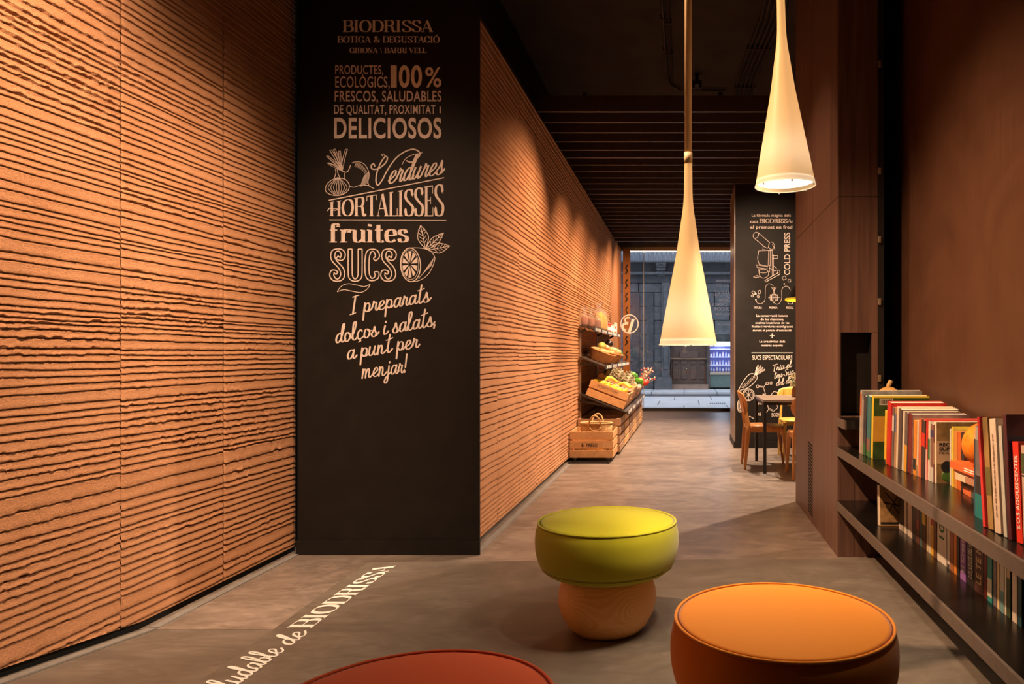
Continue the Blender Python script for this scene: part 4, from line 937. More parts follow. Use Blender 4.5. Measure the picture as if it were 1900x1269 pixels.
t = thing('red_candle_jar', 'small red domed object behind the photo cover book', 'ornament', (1.10, 3.85, ZW)); MB().lathe([(.04, 0), (.042, .16), (.035, .2), (.02, .22), (0, .225)], 20).build('red_dome', flat((.45, .03, .02), .4), t)
# pumpkins
def pumpkin(label, loc, r, col, hz=.8, stem=(.45, .3, .12), warts=False):
    t = thing('pumpkin', label, 'pumpkin', loc); vs = []; n, m = 40, 14
    for j in range(m + 1):
        ph = PI * j / m - PI / 2
        for i in range(n):
            a = 2 * PI * i / n; k = 1 - .06 * abs(math.sin(a * 4.5)) ** .5 * 0 + .05 * abs(math.cos(a * 4)) ; vs.append((r * k * math.cos(ph) * math.cos(a), r * k * math.cos(ph) * math.sin(a), r * hz * (1 + math.sin(ph)) - (.12 * r if abs(ph) > 1.4 and ph > 0 else 0)))
    fs = [(j * n + i, j * n + (i + 1) % n, (j + 1) * n + (i + 1) % n, (j + 1) * n + i) for j in range(m) for i in range(n)]
    MB().add(vs, fs, True).build('rind', flat(col, .4, var=.25, vscale=40), t)
    MB().tube([(0, 0, r * hz * 1.8), (0, 0, r * hz * 2.02), (r * .15, 0, r * hz * 2.18)], r * .13, 8).build('stem', flat(stem, .8), t)
    return t
pumpkin('small orange pumpkin sitting on the flat pile of books', (1.135, 2.74, PT), .085, (.75, .2, .015), 1.0)
t = pumpkin('pale orange gourd half hidden behind the tall thin books', (1.175, 4.19, ZU), .105, (.6, .33, .1), 1.75)
MB().tube([(0.0, -.02, .20 + PT - PT), (0.02, 0, .205)], .003).build('scar', flat((.4, .2, .08), .6), t) if False else None

# ------------------------------------------------------------------ dining set
M_seatwood = M_chair
def chair(label, loc, rz, m=M_chair):
    t = thing('dining_chair', label, 'chair', loc, (0, 0, rz), 'beech dining chairs round the table')
    n = 28; top = []; 
    for i in range(n):
        a = 2 * PI * i / n; ca, sa = math.cos(a), math.sin(a)
        x = .215 * math.copysign(abs(ca) ** .55, ca) * (1 - .06 * (sa < 0) * abs(sa)); y = .215 * math.copysign(abs(sa) ** .55, sa); top.append((x, y))
    s = MB(); s.add([(x, y, .455 - .012 * max(0, y / .215) ** 2) for x, y in top] + [(x * .97, y * .97, .43) for x, y in top] + [(0, 0, .446)],
          [(i, (i + 1) % n, 2 * n) for i in range(n)] + [(i, i + n, (i + 1) % n + n, (i + 1) % n) for i in range(n)] + [tuple(range(2 * n - 1, n - 1, -1))], True); s.build('seat', m, t)
    for sx in (-1, 1):
        MB().bar((sx * .185, .17, .425), (sx * .205, .235, 0), .05, .032, .022, .022, (0, 1, 0)).build('leg', m, t, .004)
        lg = MB().bar((sx * .19, -.185, .44), (sx * .205, -.225, 0), .056, .03, .024, .024, (1, 0, 0)).build('leg', m, t, .004)
        MB().bar((sx * .19, -.185, .43), (sx * .15, -.245, .80), .05, .026, .026, .016, (1, 0, 0)).build('back_post', m, t, .004)
        MB().bar((sx * .19, -.18, .415), (sx * .185, .17, .415), .02, .05).build('apron', m, t, .003)
    MB().bar((-.18, .17, .415), (.18, .17, .415), .02, .045).build('apron', m, t, .003)
    vs = []; nu, nv = 16, 8; W, H = .225, .115
    for side in (0, 1):
        for j in range(nv + 1):
            for i in range(nu + 1):
                u = -1 + 2 * i / nu; v_ = -1 + 2 * j / nv
                # superellipse mapping of a square to a rounded board
                x = u * W * math.sqrt(max(0, 1 - .28 * v_ * v_)); z = v_ * H * math.sqrt(max(0, 1 - .42 * u * u))
                vs.append((x, -.215 - .03 * (z / H) - .05 * (1 - (x / W) ** 2) + side * .012, .705 + z))
    st = (nu + 1) * (nv + 1); fs = []
    for j in range(nv):
        for i in range(nu):
            a = j * (nu + 1) + i; fs.append((a, a + 1, a + nu + 2, a + nu + 1)); fs.append(tuple(st + k for k in (a + nu + 1, a + nu + 2, a + 1, a)))
    bd = [i for i in range(nu + 1)] + [(j + 1) * (nu + 1) + nu for j in range(nv)] + [nv * (nu + 1) + i for i in range(nu - 1, -1, -1)] + [j * (nu + 1) for j in range(nv - 1, 0, -1)]
    for k in range(len(bd)):
        a, b_ = bd[k], bd[(k + 1) % len(bd)]; fs.append((a, a + st, b_ + st, b_))
    MB().add(vs, fs, True).build('backrest', m, t)
    return t
M_chair_lit = grain('yellow_lit_beech', (.66, .42, .08), (.74, .5, .12), (3, 3, 1), .35, .03, 6, 1)  # beech with the yellow light on the far chair put into its colour
chair('wooden dining chair seen side on at the aisle end of the table', (.86, 7.86, LOW), R(-90))
chair('wooden dining chair, painted as lit yellow, on the pillar side of the table', (1.34, 8.55, LOW), R(180), M_chair_lit)
chair('wooden dining chair half hidden by the laminate wall', (1.25, 7.22, LOW), 0)
t = thing('dining_table', 'small square table with grey top and thin black metal legs', 'table', (0, 0, LOW))
MB().box(.80, 1.62, 7.39, 8.28, .725, .75).build('tabletop', grain('grey_oak', (.2, .15, .11), (.3, .24, .19), (1, 8, 1), .3), t, .003)
for x in (.818, 1.6):
    for y in (7.41, 8.26): MB().box(x - .016, x + .016, y - .016, y + .016, 0, .725).build('leg', M_blackmetal, t, .002)
MB().box(.81, 1.61, 7.40, 8.27, .695, .722).build('frame', M_blackmetal, t)
t = thing('flower_vase', 'small brown vase with white flowers on the dining table', 'vase', (1.19, 7.86, LOW + .7505))
MB().lathe([(.03, 0), (.036, .03), (.03, .08), (.022, .1), (.022, .11)], 16).build('vase_body', flat((.25, .1, .04), .4), t)
fm = MB()
for k in range(26): fm.blob((rnd.uniform(-.045, .045), rnd.uniform(-.045, .045), rnd.uniform(.12, .25)), .014, .014, .012, 7, 4, bump=.2, seed=k)
o = fm.build('blossoms', flat((.8, .72, .45), .7), t); o['kind'] = 'stuff'
sm_ = MB()
for k in range(8): sm_.tube([(0, 0, .08), (rnd.uniform(-.04, .04), rnd.uniform(-.04, .04), .2)], .002, 5)
o = sm_.build('stems', flat((.1, .2, .05), .7), t); o['kind'] = 'stuff'
t = thing('dome_pendant', 'black metal pendant with yellow inside above the dining table', 'pendant lamp', (1.36, 7.83, 1.66))
MB().lathe([(.275, 0), (.27, .01), (.2, .13), (.12, .22), (.05, .28), (.02, .33)], 32, caps=False).build('lamp_shade', M_blackmetal, t)
MB().lathe([(.273, .001), (.266, .012), (.196, .128), (.116, .216), (.0, .27)], 32, caps=False).build('inner_lining', flat((.8, .6, .02), .4), t)
MB().lathe([(.278, -.008), (.278, .012), (.27, .012), (.27, -.008), (.278, -.008)], 32, caps=False).build('yellow_rim', flat((.85, .65, .02), .4, emit=(1, .7, .05), es=.25, var=0), t)
MB().lathe([(.004, .33), (.004, 2.335)], 6).build('cord', M_blackmetal, t); MB().blob((0, 0, .12), .035, .035, .045).build('bulb', flat((1, .9, .7), .4, emit=(1, .75, .4), es=8, var=0), t)
point('dome_pendant_bulb', (1.36, 7.83, 1.72), 14, WARM2, .04)

# ------------------------------------------------------------------ shop display on the clay wall
def crate(label, loc, rot=(0, 0, 0), w=.49, l=.33, h=.30, ns=3, m=M_pine, text=None, cat='crate', group='wooden crates along the clay wall', sub=None):
    """local: x 0..w, y 0..l, z 0..h"""
    t = thing('wooden_crate', label, cat, loc, rot, group); th = .011; g = .02; sh = (h - (ns - 1) * g) / ns
    for k in range(ns):
        z = k * (sh + g); j = .002 * ((k * 7) % 3 - 1)
        a = MB().box(0, w, j, th, z, z + sh).build('slat', m, t, .0015); MB().box(0, w, l - th, l, z, z + sh).build('slat', m, t, .0015)
        MB().box(0, th, th, l - th, z + .002, z + sh - .002).build('slat', m, t, .0015); MB().box(w - th, w, th, l - th, z + .002, z + sh - .002).build('slat', m, t, .0015)
        if text and k == ns // 2:
            mb = newmb(); sans_text(mb, text, ((w * .28, -.0035, z + sh * .25), (w * .64, -.0035, z + sh * .25), (w * .28, -.0035, z + sh * .7), (w * .64, -.0035, z + sh * .7)), .03, 1.15); mb.build('lettering', flat((.05, .02, .02), .7, var=0), a)
    for x in (th, w - th - .03):
        for y in (th, l - th - .03): MB().box(x, x + .03, y, y + .03, 0, h + .004).build('corner_post', m, t, .001)
    MB().box(th, w - th, th, l - th, .0, .01).build('bottom', m, t)
    return t
def casters(t, w, l, h=.045):
    for x in (.06, w - .06):
        for y in (.04, l - .04):
            wh = MB().lathe([(.02, -.01), (.02, .01)], 14, M=Matrix.Translation((x, y, -.025 - .0)) @ Euler((0, R(90), 0)).to_matrix().to_4x4()).build('caster', flat((.3, .3, .3), .3, .7), t)
            MB().box(x - .014, x + .014, y - .012, y + .012, -.022, -.001).build('bracket', flat((.4, .4, .4), .3, .8), wh)
c0 = crate('pine crate on casters stamped with black letters, at the near end of the row', (-1.295, 8.2, LOW + .046), h=.295, l=.55, text='B. PABLO')
casters(c0, .49, .55)
for y in (.15, .27): MB().box(.011, .479, y, y + .011, .09, .265).build('divider', M_pine, c0, .001)
o = MB()
for k in range(4): o.box(-1.30, -.83, 8.10 + k * .05, 8.115 + k * .05, LOW, LOW + .012)
dl = thing('dolly_rack', 'low black rack on the floor under the stamped crate', 'rack', (0, 0, 0)); 
for k in range(4): MB().box(-1.29, -.83, 8.06 + k * .05, 8.072 + k * .05, LOW, LOW + .014).build('bar', M_blackmetal, dl)
MB().box(-1.29, -1.27, 8.06, 8.8, LOW, LOW + .012).build('rail', M_blackmetal, dl); MB().box(-.85, -.83, 8.06, 8.8, LOW, LOW + .012).build('rail', M_blackmetal, dl)
# two inner crates' rims behind
prev = c0
for k in range(6):
    lab = ('crate directly behind the stamped one, taller and of darker wood', 'third crate along the clay wall from the platform end', 'fourth crate along the clay wall from the platform end', 'fifth crate along the clay wall from the platform end', 'sixth crate along the clay wall, under the fennel', 'last crate of the row, beside the shop window')[k]
    crate(lab, (-1.29, 8.79 + k * .70, LOW + .03), w=.51 + k * .006, l=.66, h=.40, ns=4, m=M_pined if k % 2 == 0 else M_pine)
t = thing('woven_bag', 'round woven palm bag with rope handles inside the stamped crate', 'bag', (-1.04, 8.58, LOW + .07))
M_palm = grain('palm_weave', (.5, .32, .14), (.66, .46, .24), (6, 6, 6), .8, .4, 12, .5)
MB().lathe([(.14, 0), (.17, .1), (.185, .24), (.19, .33), (.182, .33), (.175, .24), (.16, .1), (.0, .02)], 32, M=Matrix.Diagonal((1, .62, 1, 1))).build('bag_body', M_palm, t)
MB().tube([(.186 * math.cos(a), .62 * .186 * math.sin(a), .332) for a in [2 * PI * i / 32 for i in range(32)]], .011, 8, True).build('rolled_rim', M_palm, t)
for yy, lean in ((-.115, -.05), (.115, .04)):
    MB().tube(cr2 if False else [(.06 * math.cos(a) * 1.15, yy + lean * math.sin(a), .30 + .13 * math.sin(a)) for a in [PI * i / 12 for i in range(13)]], .0095, 8).build('handle', M_palm, t)
MB().tube([(-.07, -.118, .30), (-.03, -.135, .255), (.04, -.135, .26), (.07, -.12, .3)], .007, 8).build('handle', M_palm, t)

# steel shelf system
M_rail = flat((.04, .035, .032), .4)
M_steel = flat((.045, .032, .025), .45)
def display_shelf(label, zw, zf, xf, y0, y1, tags=True):
    t = thing('display_shelf', label, 'shelf', (0, 0, 0))
    ang = math.atan2(zf - zw, xf + 1.30)
    s = MB(); s.add([(-1.285, y0, zw), (xf, y0, zf), (xf, y1, zf), (-1.285, y1, zw), (-1.285, y0, zw - .018), (xf, y0, zf - .018), (xf, y1, zf - .018), (-1.285, y1, zw - .018)], [(0, 1, 2, 3), (7, 6, 5, 4), (0, 4, 5, 1), (1, 5, 6, 2), (2, 6, 7, 3), (3, 7, 4, 0)])
    s.build('board', M_steel, t, .001)
    rl = MB().box(xf, xf + .012, y0, y1, zf - .04, zf + .012).build('price_rail', M_rail, t)
    if tags:
        k = 0; y = y0 + .12
        while y < y1 - .1:
            if k % 5 != 4: MB().box(xf + .012, xf + .0145, y, y + .075, zf - .032, zf + .006).build('price_tag', M_white, rl)
            y += .15; k += 1
    for y in (y0 + .05, (y0 + y1) / 2, y1 - .05): MB().bar((-1.285, y, zw - .09), (xf - .1, y, zf + (zw - zf) * .25 - .02), .008, .03).build('bracket', M_rail, t)
    return t
SH = [(1.43, 1.395, -1.113, 8.9, 12.5), (1.045, .925, -.972, 8.9, 12.6), (.59, .365, -.705, 8.9, 12.7)]
display_shelf('top display shelf carrying bags and jars on the clay wall', *SH[0])
display_shelf('middle display shelf carrying the bread baskets', *SH[1])
display_shelf('lowest display shelf carrying the tilted fruit crate', *SH[2])
for y, nm in ((9.0, 'the end nearest the platform'), (10.7, 'the middle of the display'), (12.4, 'the end nearest the window')):
    o = MB().box(-1.305, -1.28, y, y + .03, LOW, 1.62).build('upright', flat((.5, .36, .24), .4, .4), None, .001); o.name = 'shelf_upright'; tag(o, f'slotted metal upright holding the display shelves at {nm}', 'upright', 'uprights of the display shelves')
def zshelf(i, x):
    zw, zf, xf, y0, y1 = SH[i]; return zw + (x + 1.285) / (xf + 1.285) * (zf - zw)
def ashelf(i): zw, zf, xf, y0, y1 = SH[i]; return math.atan2(zw - zf, xf + 1.285)
# top shelf goods
M_film, nt, b = _nt('cellophane'); gl = nt.nodes.new('ShaderNodeBsdfGlossy'); gl.inputs['Roughness'].default_value = .15; tp = nt.nodes.new('ShaderNodeBsdfTransparent'); ms = nt.nodes.new('ShaderNodeMixShader'); ms.inputs[0].default_value = .28
df = nt.nodes.new('ShaderNodeBsdfDiffuse'); df.inputs[0].default_value = (.8, .76, .7, 1); m2 = nt.nodes.new('ShaderNodeMixShader'); m2.inputs[0].default_value = .5
nt.links.new(gl.outputs[0], m2.inputs[1]); nt.links.new(df.outputs[0], m2.inputs[2]); nt.links.new(tp.outputs[0], ms.inputs[1]); nt.links.new(m2.outputs[0], ms.inputs[2]); nt.links.new(ms.outputs[0], nt.nodes['Material Output'].inputs[0])
def bag(label, x, y, col, hc=.1, hb=.2, w=.055, group='cellophane bags on the top display shelf'):
    t = thing('food_bag', label, 'bag', (x, y, zshelf(0, x) + .004), group=group)
    MB().lathe([(w * .8, 0), (w, .02), (w * 1.02, hc * .7), (w * .7, hc), (0, hc * 1.02)], 14).build('contents', flat(col, .8, var=.5, vscale=70), t)
    pr = []; n = 12
    MB().lathe([(w * .84, 0), (w * 1.06, .02), (w * 1.08, hc), (w * .75, hc * 1.2), (w * .35, hb * .78), (w * .6, hb * .9), (w * 1.15, hb)], 10, smooth=False, caps=False).build('cellophane', M_film, t)
for x, y, lab, c in ((-1.245, 9.05, 'cellophane bag of dark red granola, closest to the clay wall', (.28, .06, .03)), (-1.185, 9.22, 'cellophane bag of dark red granola, middle of the three', (.30, .07, .03)), (-1.135, 9.45, 'cellophane bag of dark red granola, by the first price tags', (.26, .07, .04))):
    bag(lab, x, y, c, .11, .24, .05)
bag('tall bag of yellow pasta shapes on the top display shelf', -1.17, 9.95, (.75, .5, .08), .24, .36, .06); bag('bag of golden pasta beside the tall one on the top display shelf', -1.16, 10.35, (.7, .4, .05), .22, .3, .06)
bag('bag of pale noodles after the golden pasta', -1.19, 10.7, (.7, .62, .42), .18, .26, .06)
def jar(label, x, y, body, lid, r=.05, h=.13):
    t = thing('preserve_jar', label, 'jar', (x, y, zshelf(0, x) + .004), group='jars on the top display shelf')
    MB().lathe([(r * .9, 0), (r, .01), (r, h * .75), (r * .8, h * .85)], 18).build('jar_body', flat(body, .2), t); MB().lathe([(r * .9, h * .84), (r * .9, h), (0, h)], 18).build('lid', flat(lid, .4), t)
    MB().lathe([(r * 1.01, h * .2), (r * 1.01, h * .6)], 18, caps=False).build('paper_label', M_white, t)
jar('tomato jar with a red lid beside the noodles', -1.17, 11.1, (.5, .05, .02), (.6, .03, .02)); jar('second red lidded jar, one step nearer the window', -1.17, 11.35, (.62, .5, .35), (.6, .03, .02))
jar('cream jar with a white lid at the window end', -1.17, 11.65, (.7, .6, .45), (.7, .68, .62)); jar('jar with red label after the cream jar', -1.17, 11.9, (.5, .08, .05), (.66, .6, .55))
o = MB().box(-.02, .02, -.09, .09, 0, .19).build('flour_pack', M_white, None, .008, (-1.16, 12.25, zshelf(0, -1.16) + .004)); tag(o, 'white paper flour pack at the window end of the top display shelf', 'pack')
# baskets and bread on the middle shelf
M_wick = grain('wicker', (.42, .17, .05), (.6, .28, .1), (1, 1, 1), .6, .6, 60, .5)
def basket(label, y, l=.62, w=.30):
    a = ashelf(1); t = thing('wicker_basket', label, 'basket', (-1.255, y, zshelf(1, -1.255) + .006), (0, a, 0), 'wicker baskets on the middle display shelf')
    n = 40; hh = .13
    def ring(k, z, sc_): return [(w / 2 + (w / 2) * sc_ * math.copysign(abs(math.cos(a_)) ** .5, math.cos(a_)) * k, l / 2 + (l / 2) * sc_ * math.copysign(abs(math.sin(a_)) ** .5, math.sin(a_)) * k, z) for a_ in [2 * PI * i / n for i in range(n)]]
    rings = [ring(1, 0, .84), ring(1, hh * .5, .92), ring(1, hh, 1.0), ring(1, hh, .95), ring(1, .015, .8)]
    vs = sum(rings, []); fs = []
    for j in range(4):
        for i in range(n): fs.append((j * n + i, j * n + (i + 1) % n, (j + 1) * n + (i + 1) % n, (j + 1) * n + i))
    fs.append(tuple(range(4 * n, 5 * n))); fs.append(tuple(range(n - 1, -1, -1)))
    b0 = MB().add(vs, fs).build('basket_body', M_wick, t)
    MB().tube(ring(1, hh, .985), .009, 6, True).build('braided_rim', M_wick, t)
    rbm = MB()
    for i in range(0, n): 
        rbm.bar(rings[0][i], rings[2][i], .006, .006)
    o_ = rbm.build('stakes', M_wick, t); o_['kind'] = 'stuff'
    return t
b1 = basket('wicker basket of bread rolls, end of the shelf nearest the platform', 9.25, .75, .31); b2 = basket('wicker basket of peppers and bread, nearer the window', 10.35, .75, .31)
def on_shelf(i, x, y, up):   # point above tilted shelf
    a = ashelf(i); return (x + math.sin(a) * up, y, zshelf(i, x) + math.cos(a) * up)
def veg(name, label, cat, group, loc, shape, col, rot=(0, 0, 0), extra=None):
    t = thing(name, label, cat, loc, rot, group); shape.build('body', flat(col, .5, var=.15, vscale=40), t)
    if extra: extra[1].build(extra[0], flat(extra[2], .6), t)
    return t
k = 0
spots = ('by the near rim', 'against the wall side', 'in the middle', 'at the front rim', 'toward the far rim', 'on top of the heap', 'in the near corner', 'at the far corner', 'under the melon', 'beside the melon')
for j in range(10):
    x = -1.20 + (j % 3) * .085 + rnd.uniform(-.02, .02); y = 9.36 + (j // 3) * .16 + rnd.uniform(-.03, .03)
    sh = MB().blob((0, 0, 0), .055, .038, .032, 12, 8, bump=.05, seed=j)
    veg('bread_roll', f'golden bread roll {spots[j]} of the first wicker basket', 'bread', 'bread rolls in the first basket', on_shelf(1, x, y, .13 + .01 * (j % 3)), sh, (.66, .42, .18) if j % 2 else (.58, .33, .13), (0, 0, rnd.uniform(0, 3)))
veg('melon', 'yellow green melon lying on the bread rolls', 'melon', None, on_shelf(1, -1.17, 9.72, .19), MB().blob((0, 0, 0), .06, .085, .055), (.5, .48, .12))
for j in range(8):
    x = -1.20 + (j % 3) * .085; y = 10.45 + (j // 3) * .2
    c = ((.62, .12, .03), (.66, .4, .16), (.6, .2, .05), (.7, .5, .25))[j % 4]; nm = ('red pepper', 'bread bun', 'orange red pepper', 'pale bun')[j % 4]
    veg(('pepper', 'bread_bun')[j % 2], f'{nm} {spots[j]} of the second wicker basket', ('vegetable', 'bread')[j % 2], 'produce in the second basket', on_shelf(1, x, y, .14 + .02 * (j % 2)), MB().blob((0, 0, 0), .05, .045, .045, 12, 8, bump=.06, seed=j), c)
for j in range(4):
    veg('green_pepper', ('dark green pepper beside the black headed figure', 'green pepper leaning on the window side basket', 'green pepper lowest at the shelf end', 'small green pepper topmost at the shelf end')[j], 'vegetable', 'green peppers at the end of the middle shelf', on_shelf(1, -1.12 + .05 * (j % 2), 11.35 + j * .14, .15 - .02 * j), MB().blob((0, 0, 0), .05, .07, .045, 12, 8, bump=.06, seed=j), (.03, .14, .02))
t = thing('figurine', 'small figurine with a black head and white collar on the middle shelf', 'figurine', on_shelf(1, -1.15, 11.1, .0))
MB().lathe([(.05, 0), (.055, .1), (.03, .17), (.02, .18)], 16).build('torso', flat((.5, .45, .4), .5), t); MB().blob((0, 0, .235), .06, .06, .06).build('head', flat((.02, .015, .015), .25), t)
MB().lathe([(.05, .15), (.055, .17), (.03, .185)], 16, caps=False).build('collar', M_white, t)
# fruit crate, tilted on the lowest shelf
a3 = ashelf(2)
fc = crate('tilted pine crate full of lemons and oranges on the lowest display shelf', on_shelf(2, -1.22, 8.93, .012), (0, a3, 0), w=.50, l=.62, h=.20, ns=2, group=None)
mb = newmb(); rr_ = random.Random(2); x_ = .1
while x_ < .36: stroke(mb, [(x_, .15), (x_ + rr_.uniform(-.004, .006), .178)], .006, lambda p: Vector((p[0], -.0035, p[1])), False); stroke(mb, [(x_, rr_.choice((.15, .165, .178))), (x_ + .014, .17)], .005, lambda p: Vector((p[0], -.0035, p[1])), False); x_ += .021
mb.build('stamp', flat((.25, .13, .08), .7, var=0), fc)
SP2 = ['against the wall side', 'near the stamped slat', 'in the second row', 'in the middle of the heap', 'below the bananas', 'at the open corner', 'beside the striped cloth', 'half under the cloth', 'closest to the price rail', 'in the near corner', 'in the far corner', 'between two oranges', 'at the top of the slope', 'at the foot of the slope', 'in the third row', 'touching the far slat', 'just below the striped cloth', 'sunk between its neighbours']
MT = Matrix.Translation(fc.location) @ Euler((0, a3, 0)).to_matrix().to_4x4()
for j in range(18):
    lx = .06 + (j % 6) * .073 + rnd.uniform(-.008, .008); ly = .06 + (j // 6) * .085; lz = .19 + rnd.uniform(-.006, .012)
    lem = j % 3 != 2; p = MT @ Vector((lx, ly, lz))
    s_ = MB().blob((0, 0, 0), .036, .036, .034, 14, 10)
    if lem: s_ = MB().lathe([(0, -.05), (.008, -.045), (.024, -.034), (.034, -.015), (.036, 0), (.034, .015), (.024, .034), (.008, .045), (0, .05)], 14)
    veg('lemon' if lem else 'orange', f'{"yellow lemon" if lem else "orange"} {SP2[j]} of the tilted crate', 'fruit', 'citrus in the tilted crate', tuple(p), s_, (.78, .55, .02) if lem else (.75, .33, .02), (R(70), 0, j * 1.1) if lem else (0, 0, 0))
cl = thing('striped_cloth', 'red and white striped cloth laid over the back of the fruit crate', 'cloth', tuple(MT @ Vector((0.02, .335, .205))), (0, a3, 0))
for k in range(8): MB().box(.0, .46, k * .034, k * .034 + .034, 0 + .004 * math.sin(k), .006 + .004 * math.sin(k)).build('stripe', flat((.7, .66, .6), .8) if k % 2 else flat((.5, .06, .03), .8), cl)
def banana_bunch(label, loc, rz):
    t = thing('banana_bunch', label, 'bananas', loc, (0, 0, rz), 'banana bunches on the fruit crate')
    for i in range(4):
        y = (i - 1.5) * .032
        MB().tube([(-.09 + .18 * u, y + .01 * math.sin(PI * u), .012 + .06 * math.sin(PI * u)) for u in [k / 8 for k in range(9)]], .018, 8, rf=lambda u: .35 + .65 * math.sin(PI * min(1, max(0, .08 + u * .84))) ** .5).build('banana', flat((.78, .6, .05), .5), t)
banana_bunch('bunch of bananas at the wall side of the fruit crate', tuple(MT @ Vector((.18, .52, .20))), .3); banana_bunch('bunch of bananas nearer the price rail', tuple(MT @ Vector((.38, .5, .20))), -.2)
# artichokes, peppers, tomatoes, garlic behind
def scaled_bud(r, seed):
    s_ = MB(); rr = random.Random(seed)
    for ring_ in range(5):
        n = 9 - ring_; zz_ = -r * .7 + ring_ * r * .42; rad = r * math.cos((ring_ - 1.2) * .42)
        for i in range(n):
            a = 2 * PI * (i + .5 * (ring_ % 2)) / n; c = Vector((rad * math.cos(a), rad * math.sin(a), zz_)); t_ = Vector((math.cos(a) * .35, math.sin(a) * .35, 1)).normalized(); sd = Vector((-math.sin(a), math.cos(a), 0))
            o_ = Vector((math.cos(a), math.sin(a), 0)) * r * .12
            s_.add([c - sd * r * .35, c + sd * r * .35, c + t_ * r * .5 - o_ * .6, c + o_ + t_ * r * .3], [(0, 1, 3), (1, 2, 3), (2, 0, 3), (0, 2, 1)])
    s_.blob((0, 0, 0), r * .85, r * .85, r * 1.1, 8, 6); return s_
ARW = ('in the near row closest to the wall', 'in the near row, middle', 'in the near row by the price rail', 'in the second row by the wall', 'in the second row, middle', 'in the second row by the price rail', 'set apart behind the others')
for j in range(7):
    x = -1.12 + (j % 3) * .12; y = 9.78 + (j // 3) * .2
    veg('artichoke', f'grey green artichoke {ARW[j]}', 'vegetable', 'artichokes behind the fruit crate', on_shelf(2, x, y, .29 + .03 * (j % 2)), scaled_bud(.08, j), (.30, .26, .16))
for j in range(6):
    x = -.88 + (j % 2) * .10; y = 10.62 + (j // 2) * .2
    veg('green_pepper', f'bright green pepper {("first", "second", "third", "fourth", "fifth", "sixth")[j]} in order from the artichokes to the tomatoes', 'vegetable', 'bright green peppers on the lowest display shelf', on_shelf(2, x, y, .36 - .05 * (j % 2) - .03 * (j // 2)), MB().blob((0, 0, 0), .05, .075, .045, 12, 8, bump=.06, seed=j + 9), (.09, .34, .02), (0, 0, j))
for j in range(5):
    x = -.80 + (j % 2) * .08; y = 11.4 + (j // 2) * .2
    veg('tomato', f'red tomato {("closest to the peppers", "by the price rail", "in the middle of the five", "behind the middle one", "last before the window")[j]}', 'vegetable', 'tomatoes on the lowest display shelf', on_shelf(2, x, y, .27), MB().blob((0, 0, 0), .06, .06, .05), (.6, .03, .015))
for j in range(6):
    x = -.90 + (j % 3) * .08; y = 10.35 + (j // 3) * .16
    veg('aubergine' if j % 2 else 'garlic_bulb', f'{("white garlic bulb", "dark aubergine")[j % 2]} {("nearest the artichokes by the wall", "nearest the artichokes, middle", "nearest the artichokes at the rail", "in the rear row by the wall", "in the rear row, middle", "in the rear row at the rail")[j]}', 'vegetable', 'garlic and aubergines on the lowest display shelf', on_shelf(2, x, y, .24), MB().blob((0, 0, 0), .045, .05, .04), ((.62, .5, .4), (.06, .02, .04))[j % 2])
for i, (y, lab) in enumerate(((9.62, 'produce crate holding the artichokes'), (10.35, 'produce crate between the artichokes and the peppers'), (11.05, 'produce crate under the bright green peppers'), (11.75, 'produce crate holding the tomatoes near the window'))):
    crate(lab, on_shelf(2, -1.22, y, .012), (0, a3, 0), w=.50, l=.62, h=(.26, .22, .24, .15)[i], ns=(3, 2, 3, 2)[i], m=M_pined if i % 2 else M_pine, group='produce crates on the lowest display shelf')
for j, (x, y, z_) in enumerate(((-.77, 12.05, .535), (-.77, 12.3, .535), (-.77, 12.5, .535))):
    t = thing('dried_bouquet', ('straw coloured dried flower bunch at the window end', 'pinkish dried flower bunch by the glass', 'thin red dried flower bunch against the glass')[j], 'flowers', (x, y, z_ - .12), group='dried flowers by the window'); s_ = MB(); h_ = MB()
    for q_ in range(12):
        a = rnd.uniform(0, 6.28); r_ = rnd.uniform(.02, .14); e_ = (r_ * math.cos(a) + .14, r_ * math.sin(a), rnd.uniform(.18, .42)); s_.tube([(0, 0, 0), (e_[0] * .4, e_[1] * .4, e_[2] * .6), e_], .0025, 5); h_.blob(e_, .016, .016, .016, 6, 4, bump=.3, seed=q_)
    o_ = s_.build('stems', flat((.35, .25, .14), .8), t); o_['kind'] = 'stuff'; o_ = h_.build('blossoms', flat(((.6, .45, .3), (.5, .22, .2), (.5, .05, .06))[j], .8), t); o_['kind'] = 'stuff'

# ------------------------------------------------------------------ shop window and street door
YG = 15.5
xl, xr = P(1165, 0, YG).x, 1.035
win = setting('window_1')
M_glass, nt, b = _nt('clear_glass'); gl = nt.nodes.new('ShaderNodeBsdfGlossy'); gl.inputs['Roughness'].default_value = .02; tp = nt.nodes.new('ShaderNodeBsdfTransparent'); tp.inputs[0].default_value = (.93, .95, .96, 1)
fr = nt.nodes.new('ShaderNodeFresnel'); fr.inputs[0].default_value = 1.45; ms = nt.nodes.new('ShaderNodeMixShader')
nt.links.new(fr.outputs[0], ms.inputs[0]); nt.links.new(tp.outputs[0], ms.inputs[1]); nt.links.new(gl.outputs[0], ms.inputs[2]); nt.links.new(ms.outputs[0], nt.nodes['Material Output'].inputs[0])
xe = P(1194, 0, YG).x
MB().box(xl, xe - .004, YG, YG + .012, LOW + .06, 3.27).build('glass_pane', M_glass, win); MB().box(xe + .004, xr + 1.2, YG, YG + .012, LOW + .06, 3.27).build('glass_pane', M_glass, win)
MB().box(xe - .006, xe + .006, YG - .01, YG + .02, LOW + .06, 3.3).build('glass_joint', flat((.5, .45, .38), .3), win)
MB().box(-1.5, 3.5, YG - .05, YG + .1, LOW, LOW + .06).build('sill', M_blackmetal, win)
MB().box(-1.5, 3.5, YG - .03, YG + .08, 3.27, 3.345).build('window_head', flat((.35, .25, .16), .5), win)
